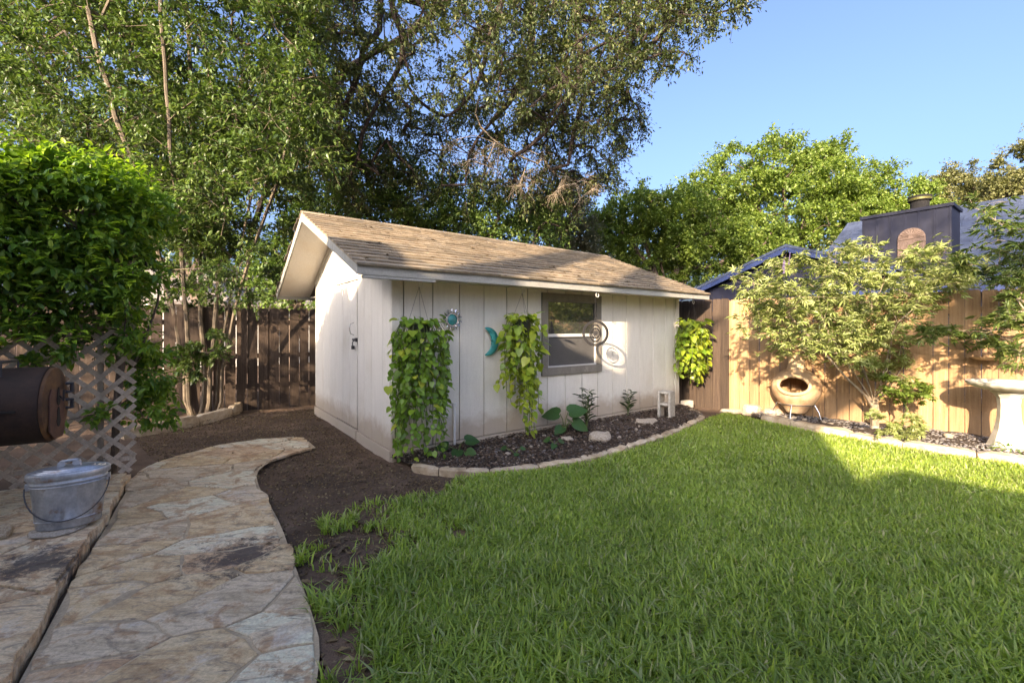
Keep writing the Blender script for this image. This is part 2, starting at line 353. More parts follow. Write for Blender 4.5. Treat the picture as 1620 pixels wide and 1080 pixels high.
m_pothos_y = leafmat('yellow_pothos_leaves', [(.12,.22,.025), (.22,.33,.035), (.36,.42,.05), (.15,.26,.03), (.46,.48,.07)], .35, .32, 1.5, per='object')
m_big = leafmat('large_leaf', [(.025,.07,.02), (.04,.10,.03), (.055,.12,.035)], .25, .35, 1.4, per='object')
m_slender = leafmat('slender_leaves', [(.02,.05,.018), (.045,.08,.025), (.06,.10,.03)], .25, .4, 1.3)
m_stem = plain('green_stem', (.10,.13,.04), .6)
m_flower = plain('purple_flower', (.22,.16,.32), .7)
m_galv = surf('galvanised_steel', [(.3, (.30,.33,.37)), (.5, (.48,.51,.55)), (.7, (.66,.69,.73))], sc=(1,1,.5), ns=11, rough=.42, bump=.25, bd=.004, vary=0, metallic=.75, dirt=(.26,.15,.08), dirts=6, dirtr=(.58,.68), fineamt=.3)
m_rust = surf('rusted_steel', [(.3, (.018,.012,.010)), (.6, (.05,.028,.02)), (.75, (.10,.05,.03))], ns=5, rough=.75, bump=.4, bd=.004, vary=.05, metallic=.2, fineamt=.4)
m_rust_o = surf('orange_rust', [(.3, (.05,.028,.018)), (.5, (.12,.06,.03)), (.75, (.24,.12,.045))], ns=6, rough=.8, bump=.4, bd=.004, vary=.05, metallic=.1)
m_rust_d = surf('dark_rust', [(.3, (.06,.028,.02)), (.7, (.15,.07,.045))], ns=8, rough=.8, bump=.4, bd=.004, vary=.05)
m_spin = plain('black_wire', (.022,.022,.024), .75, 0.0, .2)
m_wire = plain('dark_wire', (.06,.06,.065), .45, .6)
m_silver = plain('silver_metal', (.62,.62,.62), .25, .9)
m_teal = surf('teal_glaze', [(.3, (.01,.16,.17)), (.7, (.04,.34,.33))], ns=18, rough=.25, bump=.3, bd=.004, vary=0, spec=.6)
m_terra = surf('terracotta', [(.3, (.36,.22,.12)), (.55, (.50,.36,.22)), (.75, (.58,.46,.32))], ns=4, rough=.85, bump=.3, bd=.006, vary=0, dirt=(.30,.14,.07), dirts=3.5, dirtr=(.5,.75))
m_conc = surf('cast_concrete', [(.3, (.46,.43,.36)), (.7, (.62,.59,.52))], ns=6, rough=.9, bump=.4, bd=.004, vary=.04, dirt=(.4,.36,.27), dirts=4, dirtr=(.5,.75))
m_block = surf('concrete_block', [(.3, (.38,.35,.29)), (.7, (.54,.50,.43))], ns=30, rough=.95, bump=.7, bd=.005, vary=.05)
m_blue = surf('navy_siding', [(.3, (0.00342,0.00523,0.0165)), (.7, (0.00572,0.00858,0.0264))], sc=(1,1,.2), ns=10, rough=.6, bump=.2, bd=.003, vary=.05)
m_bluetrim = plain('navy_trim', (0.0198,0.0385,0.122), .5)
m_slate = surf('grey_shingle', [(.3, (0.0269,0.039,0.0722)), (.55, (0.0474,0.0663,0.114)), (.75, (0.0696,0.0944,0.15))], sc=(1,1,1), ns=5, rough=.95, bump=.5, bd=.01, vary=.14, fine=40, fineamt=.4)
m_ownwall = surf('cream_house_wall', [(.3, (.68,.65,.58)), (.7, (.76,.73,.66))], ns=5, rough=.9, bump=.2, vary=.02)
m_housewall = surf('house_wall', [(.3, (.34,.29,.24)), (.7, (.42,.37,.31))], ns=5, rough=.9, bump=.2, vary=.02)
m_farroof = surf('far_roof', [(.3, (.26,.23,.22)), (.7, (.40,.36,.34))], ns=5, rough=.95, bump=.3, vary=.05)
m_bronze = surf('bronze_ornament', [(.3, (0.084,0.054,0.042)), (.7, (0.156,0.108,0.084))], ns=20, rough=.6, bump=.5, bd=.004, vary=0)
m_pot = plain('dark_pot', (.03,.035,.03), .5)
m, t = newmat('window_glass')
b = t.nodes.new('ShaderNodeBsdfPrincipled'); b.inputs['Base Color'].default_value = (.035,.037,.035,1); b.inputs['Roughness'].default_value = .03
b.inputs['Specular IOR Level'].default_value = 1.0; b.inputs['IOR'].default_value = 1.9
o = t.nodes.new('ShaderNodeOutputMaterial'); lk(t, b.outputs[0], o.inputs[0]); m_glass = m
m_screen = plain('insect_screen', (.085,.085,.085), .55)

# ------------------------------------------------------------------ ground, lawn, beds, path, patio
def sheet(name, poly, z, mat, step=.12, amp=.012, parent=None, kind='structure', seed=1):
    """flat-ish polygon made of small cells with uneven height"""
    xs = [p[0] for p in poly]; ys = [p[1] for p in poly]
    bm = bmesh.new(); vs = [bm.verts.new((p[0], p[1], 0)) for p in poly]; f = bm.faces.new(vs)
    for ax, lo, hi in ((0, min(xs), max(xs)), (1, min(ys), max(ys))):
        t = math.ceil(lo/step)*step
        while t < hi:
            no = (1,0,0) if ax == 0 else (0,1,0); pc = (t,0,0) if ax == 0 else (0,t,0)
            bmesh.ops.bisect_plane(bm, geom=bm.verts[:]+bm.edges[:]+bm.faces[:], plane_co=pc, plane_no=no, dist=1e-5)
            t += step
    co_ = np.array([v.co for v in bm.verts])
    h = (vnoise(co_[:,0], co_[:,1], 2.3, seed)-.5)*amp*1.6+(vnoise(co_[:,0], co_[:,1], 8, seed+3)-.5)*amp
    for v, q in zip(bm.verts, h): v.co.z = z+q
    bmesh.ops.recalc_face_normals(bm, faces=bm.faces)
    for fc in bm.faces:
        if fc.normal.z < 0: fc.normal_flip()
    me = bpy.data.meshes.new(name); bm.to_mesh(me); bm.free(); me.shade_smooth()
    o = link(name, me, mat, parent)
    if kind: o['kind'] = kind
    return o
# the ground: one big sheet, finer near the yard
gx = np.concatenate([[-400,-120,-40,-16], np.arange(-9, 10.01, .12), [16,40,120,400]])
gy = np.concatenate([[-300,-80,-20], np.arange(-2, 13.01, .12), [20,40,120,500]])
X, Y = np.meshgrid(gx, gy, indexing='ij')
Z = (vnoise(X, Y, 2.1, 5)-.5)*.03+(vnoise(X, Y, 7.5, 6)-.5)*.014-.022
V = np.stack([X.ravel(), Y.ravel(), Z.ravel()], 1); nx, ny = len(gx), len(gy)
I = (np.arange(nx-1)[:, None]*ny+np.arange(ny-1)[None]).ravel()
me = fastmesh('ground', V, np.stack([I, I+ny, I+ny+1, I+1], 1)); me.shade_smooth()
ground = link('ground', me, m_soil); ground['kind'] = 'structure'

kerb_r = [G(1202,667)[:2], G(1289,686)[:2], G(1357,698)[:2], G(1425,711)[:2], G(1506,724)[:2], G(1620,740)[:2], (5.75,3.5), (6.4,2.4), (7.2,.8)]
kerb_f = [G(650,742)[:2], G(682,748)[:2], G(733,752.6)[:2], G(793,751)[:2], G(853,745)[:2], G(930,733)[:2], G(1015,707)[:2], G(1060,692)[:2], G(1098,674)[:2], G(1118,664)[:2], G(1104,653)[:2], G(1078,642)[:2]]
lawn_edge = [(-.35,-1.6), (-.62,.4), G(515,1060)[:2], G(488,985)[:2], G(478,930)[:2], G(500,880)[:2], G(545,850)[:2], G(590,880)[:2], G(640,880)[:2], G(600,840)[:2], G(535,815)[:2], G(590,800)[:2], G(660,790)[:2], G(720,762)[:2]]
lawn_poly = lawn_edge+[(p[0]+.02, p[1]-.03) for p in kerb_f[3:10]]+[G(1150,655)[:2]]+[(p[0]-.03, p[1]-.03) for p in kerb_r]+[(7.2,-1.6)]
sheet('lawn', lawn_poly, .006, m_soil, .12, .012, seed=2)
th = .640; UX, UY = math.cos(th), math.sin(th); AX, AY = -1.289, 4.738
def SH(x, y, z=0): return (AX+UX*x-UY*y, AY+UY*x+UX*y, z)      # shed frame -> world
bed_f = [SH(-.02,-.01)[:2]]+[(p[0]-.02, p[1]+.06) for p in kerb_f]+[SH(5.35,-.05)[:2], SH(5.28,-.01)[:2]]
bedf = sheet('mulch_bed', bed_f, .035, m_mulch, .1, .04, seed=4)
F0 = (3.66, 7.74); FD = (.741, -.671)
def FR(t, off=0.0): return (F0[0]+FD[0]*t-FD[1]*off*-1*0+(-.671)*off*1.0, F0[1]+FD[1]*t-.741*off)   # off = metres in front of the right fence
bed_r = [(p[0]+.03, p[1]+.06) for p in kerb_r]+[FR(9.6,.02), FR(6,.02), FR(3,.02), FR(.35,.02), G(1185,655)[:2]]
bedr = sheet('gravel_bed', bed_r, .04, m_mulch, .12, .04, seed=8)

# path: mortar slab with flagstones
path_r = [G(x, y)[:2] for x, y in [(500,711),(450,722),(412,742),(404,760),(420,795),(442,828),(465,895),(490,965),(515,1055)]]+[(-.66,1.2), (-.55,.2)]
patio_edge = [(-3.5,4.08), (-2.95,3.25), (-2.45,2.48), (-1.9,1.68), (-1.3,.8), (-.75,0)]
path_l = [(-3.47,4.06), G(235,738)[:2], G(290,721)[:2], G(345,709)[:2], G(400,699)[:2], G(450,693)[:2], G(480,694)[:2]]
path_poly = smooth_line(path_r, 2)[::-1]+smooth_line([path_l[i] for i in range(len(path_l)-1, -1, -1)], 1)+[(p[0]+.012, p[1]+.0) for p in patio_edge]
path = sheet('path', path_poly, .022, m_mortar, .1, .008, seed=9)

def clip_convex(subj, cell):
    out = subj
    for i in range(len(cell)):
        a = cell[i]; b = cell[(i+1) % len(cell)]; inp = out; out = []
        if not inp: return []
        def side(p): return (b[0]-a[0])*(p[1]-a[1])-(b[1]-a[1])*(p[0]-a[0])
        for k in range(len(inp)):
            p = inp[k-1]; q = inp[k]; sp, sq = side(p), side(q)
            if sq >= 0:
                if sp < 0: t = sp/(sp-sq); out.append((p[0]+(q[0]-p[0])*t, p[1]+(q[1]-p[1])*t))
                out.append(q)
            elif sp >= 0: t = sp/(sp-sq); out.append((p[0]+(q[0]-p[0])*t, p[1]+(q[1]-p[1])*t))
    return out
def voronoi(seeds, box):
    cells = []
    for i, s in enumerate(seeds):
        c = [(box[0],box[1]),(box[2],box[1]),(box[2],box[3]),(box[0],box[3])]
        for j, q in enumerate(seeds):
            if i == j: continue
            d = (q[0]-s[0])**2+(q[1]-s[1])**2
            if d > 6: continue
            mx, my = (s[0]+q[0])/2, (s[1]+q[1])/2; nx_, ny_ = s[0]-q[0], s[1]-q[1]
            out = []
            for k in range(len(c)):
                p, r = c[k-1], c[k]; sp = (p[0]-mx)*nx_+(p[1]-my)*ny_; sr = (r[0]-mx)*nx_+(r[1]-my)*ny_
                if sr >= 0:
                    if sp < 0: t = sp/(sp-sr); out.append((p[0]+(r[0]-p[0])*t, p[1]+(r[1]-p[1])*t))
                    out.append(r)
                elif sp >= 0: t = sp/(sp-sr); out.append((p[0]+(r[0]-p[0])*t, p[1]+(r[1]-p[1])*t))
            c = out
            if not c: break
        cells.append(c)
    return cells
def area(p): return .5*sum(p[i-1][0]*p[i][1]-p[i][0]*p[i-1][1] for i in range(len(p)))
def pave(poly, step, z, thick, mats, parent, gap=.012, aniso=(1, 1), ang=0, jit=.42, warp=.09):
    ca, sa = math.cos(ang), math.sin(ang)
    tr = lambda p: ((p[0]*ca+p[1]*sa)/aniso[0], (-p[0]*sa+p[1]*ca)/aniso[1])
    it = lambda p: (p[0]*aniso[0]*ca-p[1]*aniso[1]*sa, p[0]*aniso[0]*sa+p[1]*aniso[1]*ca)
    pl = [tr(p) for p in poly]
    if area(pl) < 0: pl = pl[::-1]
    xs = [p[0] for p in pl]; ys = [p[1] for p in pl]; seeds = []
    y = min(ys)-step; r = 0
    while y < max(ys)+step:
        x = min(xs)-step+(r % 2)*step*.5
        while x < max(xs)+step:
            seeds.append((x+random.uniform(-jit, jit)*step, y+random.uniform(-jit, jit)*step)); x += step
        y += step*.9; r += 1
    n = 0
    for c in voronoi(seeds, (min(xs)-2*step, min(ys)-2*step, max(xs)+2*step, max(ys)+2*step)):
        if len(c) < 3: continue
        q = clip_convex(pl, c)
        q = [it(p) for p in q]
        if len(q) < 3 or abs(area(q)) < .012: continue
        if area(q) < 0: q = q[::-1]
        q2 = []
        for i in range(len(q)):
            a, b2 = np.array(q[i]), np.array(q[(i+1) % len(q)]); L = np.linalg.norm(b2-a)
            k = max(1, int(L/.07))
            for j in range(k):
                p = a+(b2-a)*j/k; wx = float(vnoise(p[0], p[1], 3.3, 31)+vnoise(p[0], p[1], 9, 32)*.35)-.68; wy = float(vnoise(p[0], p[1], 3.3, 33)+vnoise(p[0], p[1], 9, 34)*.35)-.68
                q2.append((p[0]+wx*warp, p[1]+wy*warp))
        cx = sum(p[0] for p in q2)/len(q2); cy = sum(p[1] for p in q2)/len(q2)
        def ins(s_):
            o = []
            for p in q2:
                dx, dy = p[0]-cx, p[1]-cy; L = math.hypot(dx, dy)+1e-6
                kk = (L-s_-.012*float(vnoise(p[0], p[1], 14, 3)))/L
                o.append((cx+dx*kk, cy+dy*kk))
            return o
        mb = MB(); A_ = ins(gap); B_ = ins(gap+.006); zt = z+random.uniform(0, .008); m_ = len(q2)
        # ground-hugging sides, chamfered top
        mb.v = [(x, y, z-thick) for x, y in A_]+[(x, y, zt-.003) for x, y in A_]+[(x, y, zt) for x, y in B_]+[(cx, cy, zt+.002)]
        mb.f = [(i, (i+1) % m_, m_+(i+1) % m_, m_+i) for i in range(m_)]+[(m_+i, m_+(i+1) % m_, 2*m_+(i+1) % m_, 2*m_+i) for i in range(m_)]+[(2*m_+i, 2*m_+(i+1) % m_, 3*m_) for i in range(m_)]
        me = mb.mesh('stone'); link('stone', me, random.choice(mats), parent); n += 1
    return n
inner = path_poly
pave(inner, .42, .027, .02, [m_stone[0], m_stone[0], m_stone[1], m_stone[2], m_stone[3]], path, gap=.004, aniso=(1.35, .85), ang=.45)
# raised patio of rough slabs on the left
PZ = .085
patio_poly = patio_edge+[(-.4,-1.2), (-6.5,-1.2), (-7.0,1.4)]+[(-3.5-.8*2.6, 4.08-.6*2.6)]
mb = MB()
pe = patio_poly; n = len(pe)
rough_edge = []
for i in range(n):
    a, b2 = np.array(pe[i]), np.array(pe[(i+1) % n]); L = np.linalg.norm(b2-a); k = max(1, int(L/.06)) if i < 5 else 1
    for j in range(k):
        p = a+(b2-a)*j/k; q = (vnoise(p[0], p[1], 9, 2)-.5)*.025
        rough_edge.append((p[0]-.012+q, p[1]-.008+q))
mb.prism(rough_edge, -.05, PZ-.02, lambda u, v, t: (u, v, t))
patio = mb.build('patio', m_patio[0]); patio['kind'] = 'structure'
pave(rough_edge, .62, PZ, .075, m_patio, patio, gap=.003, aniso=(1.7, .62), ang=.62, jit=.36, warp=.05)

# ---- kerbs: one stone after another
def kerb(name, line, label, wdt, h, seglen, mat, z0=-.03, it=2, cat='garden edging', side=1):
    pts = [np.array(p) for p in smooth_line(line, it)]
    s = [0]
    for i in range(1, len(pts)): s.append(s[-1]+np.linalg.norm(pts[i]-pts[i-1]))
    def at(d):
        d = min(max(d, 0), s[-1]-1e-6); k = max(0, np.searchsorted(s, d)-1); k = min(k, len(pts)-2)
        f = (d-s[k])/max(s[k+1]-s[k], 1e-9); return pts[k]*(1-f)+pts[k+1]*f
    root = thing(name, label, cat, (*at(0), 0)); ox, oy = at(0)
    d = 0
    while d < s[-1]-.05:
        L = min(seglen*random.uniform(.75, 1.25), s[-1]-d); k = max(3, int(L/.06)); mb = MB()
        hh = h*random.uniform(.9, 1.1); ww = wdt*random.uniform(.85, 1.15)
        prof0 = [(-.0, z0), (-.005, hh*.7), (.018, hh), (ww-.02, hh*1.02), (ww, hh*.75), (ww, z0)]
        for j in range(k+1):
            e = d+.006+(L-.012)*j/k; a = at(e); b2 = at(e+.02); tn = nrm((b2-a)[None])[0] if np.linalg.norm(b2-a) > 1e-7 else np.array([1, 0])
            nn = np.array([-tn[1], tn[0]])*side
            taper = .82 if j in (0, k) else 1
            for (o_, z_) in prof0:
                jj = (float(vnoise(e*9+o_*50, z_*40+d, 1.0, 7))-.5)*.022
                q = a+nn*(ww/2+(o_-ww/2)*taper+jj); mb.v.append((q[0]-ox, q[1]-oy, z_*(taper if z_ > 0 else 1)+jj*(z_ > 0)*.8))
        m_ = len(prof0)
        for j in range(k):
            for i in range(m_): mb.f.append((j*m_+i, j*m_+(i+1) % m_, (j+1)*m_+(i+1) % m_, (j+1)*m_+i))
        mb.f.append(tuple(range(m_))); mb.f.append(tuple(range(k*m_, (k+1)*m_))[::-1])
        mb.build('stone', mat, root, smooth=True); d += L
    return root
kerb('stone_edging', kerb_f, 'thin curved kerb of pale tan stones round the dark bed against the shed', .085, .058, .42, m_kerb, side=1)
kerb('stone_edging', kerb_r, 'thick sunlit limestone kerb between the lawn and the gravel along the tan fence', .15, .10, .6, m_kerb, side=1)
kerb('stone_edging', [G(196,694)[:2], G(250,684)[:2], G(305,672)[:2], G(345,663)[:2], G(374,655)[:2], G(386,646)[:2]], 'long rounded ochre stones edging the bed of the many-stemmed tree', .13, .12, .85, m_kerb, side=1)

# ---- scattered pebbles, chips, litter
ICO = bmesh.new(); bmesh.ops.create_icosphere(ICO, subdivisions=1, radius=1); ICO.verts.ensure_lookup_table()
IV = np.array([v.co[:] for v in ICO.verts]); IF = np.array([[v.index for v in f.verts] for f in ICO.faces]); ICO.free()
def scatter(name, poly, n, smin, smax, flat, mat, z=.04, power=2.0, parent=None, label=None, dens=None):
    q = sample_poly(poly, n)
    if dens is not None: q = q[dens(q[:, 0], q[:, 1]) > rng.random(len(q))]
    n = len(q); s = smin+(smax-smin)*rng.random(n)**power
    ang = rng.uniform(0, 6.283, n); ca, sa = np.cos(ang), np.sin(ang)
    V = IV[None]*(1+rng.uniform(-.25, .25, (n, len(IV), 1)))*s[:, None, None]*np.stack([np.ones(n), rng.uniform(.55, 1, n), rng.uniform(flat*.6, flat, n)], 1)[:, None]
    tilt = rng.uniform(-.4, .4, n)[:, None]; V = np.stack([V[..., 0], V[..., 1], V[..., 2]+V[..., 0]*tilt], -1)
    x = V[..., 0]*ca[:, None]-V[..., 1]*sa[:, None]; y = V[..., 0]*sa[:, None]+V[..., 1]*ca[:, None]
    zz = V[..., 2]+(z+s*flat*.4+(vnoise(q[:, 0], q[:, 1], 2.3, 4)-.5)*.03)[:, None]
    V = np.stack([x+q[:, :1], y+q[:, 1:], zz], -1).reshape(-1, 3)
    F = (IF[None]+(np.arange(n)*len(IV))[:, None, None]).reshape(-1, 3)
    o = link(name, fastmesh(name, V, F), mat, parent); o['kind'] = 'stuff'
    if label: o['label'] = label; 
    return o
tag(scatter('pebbles', bed_f, 15000, .004, .019, .6, m_pebble, .045), 'dark mulch and mixed river pebbles filling the bed along the shed', 'pebbles')
def part_stones(parent, poly, n, a, b, mat):
    for i, (x, y) in enumerate(sample_poly(poly, n)):
        v = IV*(1+rng.uniform(-.22, .22, (len(IV), 1))); me = fastmesh('stone', v, IF)
        s = random.uniform(a, b)
        o = link('stone', me, mat, parent, (x, y, .05+s*.2), (random.uniform(-.3,.3), random.uniform(-.3,.3), random.uniform(0,6)), (s, s*random.uniform(.6,1), s*random.uniform(.4,.65)))
in_f = [SH(.4,-.35)[:2], SH(1.0,-.75)[:2], SH(2.0,-1.2)[:2], SH(3.6,-.9)[:2], SH(4.6,-.5)[:2], SH(4.6,-.1)[:2], SH(.4,-.1)[:2]]
part_stones(bedf, in_f, 34, .018, .034, m_pebble); part_stones(bedf, in_f, 16, .022, .045, m_rock)

tag(scatter('gravel', bed_r, 12000, .008, .028, .3, m_chip, .05), 'grey slate chips filling the bed in front of the tan fence', 'gravel')
part_stones(bedr, [FR(.6,.3), FR(3,.3), FR(3,.5), FR(.8,.55)], 14, .03, .06, m_rock)
soil_poly = [(-4.3,7.2), (-3.3,8.0), (-3.2,7.2), (-1.4,4.7), (-.6,4.0), (-.3,3.6), (-1.1,2.4), (-1.7,2.8), (-2.2,4.0), (-3.2,4.2), (-4.8,5.6), (-4.5,6.6)]
def flat_leaves(name, pts, L0, L1, mat, z, label, cat):
    n = len(pts); P = np.column_stack([pts, np.full(n, z)+rng.uniform(0, .01, n)]); a = rng.uniform(0, 6.283, n)
    D = np.stack([np.cos(a), np.sin(a), rng.uniform(-.1, .35, n)], 1); U = np.tile([0, 0, 1.0], (n, 1))+rng.normal(0, .25, (n, 3))
    L = rng.uniform(L0, L1, n); V, F = leaves(P, D, U, L, L*.45)
    return tag(link(name, fastmesh(name, V, F), mat), label, cat, kind='stuff')
flat_leaves('bark_mulch', sample_poly(bed_f, 5200), .02, .055, m_bark_chip, .055, 'fine dark bark mulch in the bed along the shed', 'mulch')
tag(scatter('soil_crumbs', [(-1.25,1.0),(-.2,1.0),(-.2,2.6),(.3,3.2),(-.2,4.1),(-.8,4.2),(-1.3,3.5),(-1.2,2.6)], 5000, .003, .011, .7, m_litter, -.002), 'crumbs of soil and dry bits at the worn edge of the lawn', 'soil crumbs')
tag(scatter('soil_crumbs', soil_poly+[], 16000, .003, .012, .7, m_litter, -.010), 'crumbs and dry bits scattered over the bare soil beside the path', 'soil crumbs')
flat_leaves('fallen_leaves', np.concatenate([sample_poly(soil_poly, 1500), sample_poly(path_poly, 45), sample_poly(in_f, 160), sample_poly(lawn_edge[1:]+[(-.2,2.5)], 130),
            sample_poly([(-5.6,6.0),(-4.3,6.4),(-4.0,7.6),(-5.6,7.0)], 300)]), .02, .055, m_litter, .02, 'dry fallen leaves lying over the soil, path and bed', 'fallen leaves')

# ------------------------------------------------------------------ grass
def blades(pts, hmin, hmax, wd, lean=.5):
    n = len(pts); h = rng.uniform(hmin, hmax, n); a = rng.uniform(0, 6.283, n); ln = rng.uniform(.1, lean, n)*h*1.3
    dx, dy = np.cos(a)*ln, np.sin(a)*ln; sx, sy = -np.sin(a)*wd*.5, np.cos(a)*wd*.5
    tw = rng.uniform(.45, 1.7, n); sx *= tw; sy *= tw
    x, y = pts[:, 0], pts[:, 1]; z0 = np.zeros(n)
    V = np.stack([np.stack([x-sx, y-sy, z0], 1), np.stack([x+sx, y+sy, z0], 1),
                  np.stack([x-sx*.95+dx*.3, y-sy*.95+dy*.3, h*.55], 1), np.stack([x+sx*.95+dx*.3, y+sy*.95+dy*.3, h*.55], 1),
                  np.stack([x+dx, y+dy, h*(1-.25*ln/h)], 1)], 1)
    F = np.array([(0,1,3),(0,3,2),(2,3,4)])[None]+(np.arange(n)*5)[:, None, None]
    return V.reshape(-1, 3), F.reshape(-1, 3)
def lawn_pts(n, y0, y1, clump=.5):
    x = rng.uniform(-1.4, 7.2, n*2); y = rng.uniform(y0, y1, n*2); nz_ = (vnoise(x, y, 4.5, 41)-.5)*.75+(vnoise(x, y, 14, 42)-.5)*.35; m0 = np.where((x < .4) & (y < 4.0), 1.0, 0.0); k = inpoly(x+nz_*m0+.06*m0, y+nz_*.5*m0, lawn_poly)
    k &= ~inpoly(x, y, path_poly)
    # what the camera and its neighbours could see
    k &= (np.abs(x) < 1.35*np.maximum(y, .8)+.8)
    x, y = x[k], y[k]
    d = vnoise(x, y, 3.0, 21)*.45+vnoise(x, y, 11, 22)*.55
    # thin near the worn left edge
    wear = np.clip((x+1.3-.08*y)/1.3, 0, 1); wear = np.where(y > 3.7, np.clip((x+.9)/.9, 0, 1), wear)
    bare = np.exp(-((x+.95)/.26)**2-((y-2.85)/.30)**2)+np.exp(-((x+.3)/.25)**2-((y-3.0)/.2)**2)*.8+np.exp(-((x+.75)/.22)**2-((y-1.95)/.22)**2)*.7
    keep = rng.random(len(x)) < np.clip(.02+1.9*(d-.36+wear*.80-bare*.55), .03, 1)
    return np.stack([x[keep], y[keep]], 1)
Vs, Fs, off = [], [], 0
for (n, y0, y1, h0, h1, wd, ln) in [(66000, 1.2, 2.6, .03, .12, .0085, 1.0), (100000, 2.6, 4.2, .03, .09, .0090, .95), (110000, 4.2, 7.7, .03, .08, .0105, .85), (9000, -1.5, 1.2, .03, .08, .012, .7)]:
    V, F = blades(lawn_pts(n, y0, y1), h0, h1, wd, ln); Vs.append(V); Fs.append(F+off); off += len(V)
gme = fastmesh('grass', np.concatenate(Vs), np.concatenate(Fs))
tag(link('grass', gme, m_grass), 'short bright green lawn grass in front of the shed', 'grass', kind='stuff')

flat_leaves('lawn_thatch', sample_poly(lawn_poly, 14000), .03, .07, m_litter, .008, 'dry clippings and thatch between the grass blades', 'clippings')
# ------------------------------------------------------------------ fences
def board_mesh(wd, h, th_, ear=.03, name='board'):
    mb = MB(); mb.prism([(0, -.03), (wd, -.03), (wd, h-ear), (wd-ear*.8, h), (ear*.8, h), (0, h-ear)], 0, th_, lambda u, v, t: (u, t, v)); 
    me = mb.mesh(name); return me
def fence(name, label, a, d, length, h, wd, gap, mat, ear=.03, back=True, hv=.0, cat='fence', lo=0, missing=()):
    """a start point, d unit direction; boards face the yard (local -y side)"""
    ang = math.atan2(d[1], d[0]); root = thing(name, label, cat, (a[0], a[1], 0), ang)
    me = board_mesh(wd, h, .018, ear); me.materials.append(mat); x = 0; i = 0
    while x < length:
        o = link('board', me, None, root, (x, random.uniform(-.003, .003), random.uniform(-hv, hv)), (0, random.uniform(-.004, .004), 0))
        x += wd+gap*random.uniform(.6, 1.4); i += 1
    for z in (.35, h*.5, h-.3):
        MB().box(0, length, .02, .06, z, z+.085).build('rail', mat, root)
    x = .1
    while x < length:
        MB().box(x, x+.09, .062, .152, -.1, h-.05).build('post', mat, root); x += 2.4
    return root
# left brown fence: runs from far left behind the shed
la = (-4.665-.86*4.6, 7.72-.51*4.6)
fence('wood_fence', 'dark brown dog-eared board fence dappled with sun, left of the shed', la, (.86,.51), 11.3, 1.765, .155, .011, m_wood_l, .03, hv=.008)
# right fence: local -y side must face the yard -> direction runs from right to left reversed
def yardfence(name, label, a, b, *k, **kw):
    L = math.dist(a, b); return fence(name, label, a, ((b[0]-a[0])/L, (b[1]-a[1])/L), L, *k, **kw)
yardfence('wood_fence', 'sunlit tan board fence behind the chiminea and the bird bath', F0, FR(9.8), 1.90, .142, .007, m_wood_r, ear=.02, hv=.006)
yardfence('wood_fence', 'shaded brown board fence running back behind the right end of the shed', (F0[0]-.60*4.3, F0[1]+.80*4.3), (F0[0]-.0, F0[1]+.0), 1.92, .142, .006, m_wood_l, ear=.02, hv=.006)

# ------------------------------------------------------------------ shed
SL, SW = 5.281, 3.33; OG, OG2, OF, OB = .504, .181, .484, .484
ZEB, ZET, ZR, YR = 1.903, 2.0, 2.955, 1.84
shed = thing('garden_shed', 'pale greige wooden garden shed with brown shingle roof in the middle of the yard', 'shed', (AX, AY, 0), th)
MB().box(.03, SL-.03, .03, SW-.03, .02, 1.9).build('wall_core', m_dark, shed)
def roofz(y):   # underside of the roof
    if y <= YR: return ZET+(ZR-ZET)*(y+OF)/(YR+OF)-.05
    return ZET+(ZR-ZET)*(SW+OB-y)/(SW+OB-YR)-.05
# front wall: siding boards between grooves, window hole
wx0, wx1, wz0, wz1 = 2.10, 3.25, .77, 1.88
gro = [.0,.13,.48,.825,1.17,1.515,1.855,2.20,2.535,2.87,3.20,3.54,3.865,4.21,4.56,4.91,5.16,5.281]
TOPF = 1.93
for a, b2 in zip(gro[:-1], gro[1:]):
    spans = [(.095, TOPF)]
    if b2 > wx0+.02 and a < wx1-.02: spans = [(.095, wz0-.001), (wz1+.001, TOPF)]
    for z0, z1 in spans:
        if z1-z0 < .02: continue
        x0, x1 = a+.006, b2-.006
        if z0 > 1 or z1 < 1: pass
        MB().box(x0, x1, -.012, .03, z0, z1).build('siding_board', m_siding, shed, bevel=.002)
    if spans[0][1] < 1:   # sides beside the window
        if a < wx0: MB().box(a+.004, wx0, -.012, .03, wz0, wz1).build('siding_board', m_siding, shed)
        if b2 > wx1: MB().box(wx1, b2-.004, -.012, .03, wz0, wz1).build('siding_board', m_siding, shed)
MB().box(.0, SL, -.022, .03, -.04, .085).build('skirt_board', m_siding, shed, bevel=.003)
for x in (-.012, SL-.085): MB().box(x, x+.1, -.03, -.0135, -.04, TOPF).build('corner_trim', m_siding, shed, bevel=.003)
# gable wall: boards cut to the roof slope
def gable_board(y0, y1, z0, ztop=None, name='siding_board', x=0.0, dx=.014, parent=None):
    g = .005
    t0 = ztop if ztop else roofz(y0+g); t1 = ztop if ztop else roofz(y1-g)
    poly = [(y0+g, z0), (y1-g, z0), (y1-g, t1)]
    if y0 < YR < y1 and not ztop: poly.append((YR, roofz(YR)))
    poly.append((y0+g, t0))
    return MB().prism(poly, x-dx, x+.02, lambda u, v, t: (t, u, v)).build(name, m_siding, parent or shed, bevel=.002)
gb = [-.012,.23,.58,.85,1.10]
for a, b2 in zip(gb[:-1], gb[1:]): gable_board(a, b2, .105)
gable_board(2.06, 2.42, .12); gable_board(2.42, 2.78, .12); gable_board(2.78, SW, .12)
gable_board(1.10, 2.06, 2.06)
MB().box(-.03, .0, -.012, 1.10, -.04, .098).build('skirt_board', m_siding, shed, bevel=.003)
MB().box(-.03, .0, 2.07, SW, -.04, .112).build('skirt_board', m_siding, shed, bevel=.003)
MB().box(-.028, .0, 1.08, 2.08, 2.028, 2.058).build('door_head', m_siding, shed, bevel=.003)
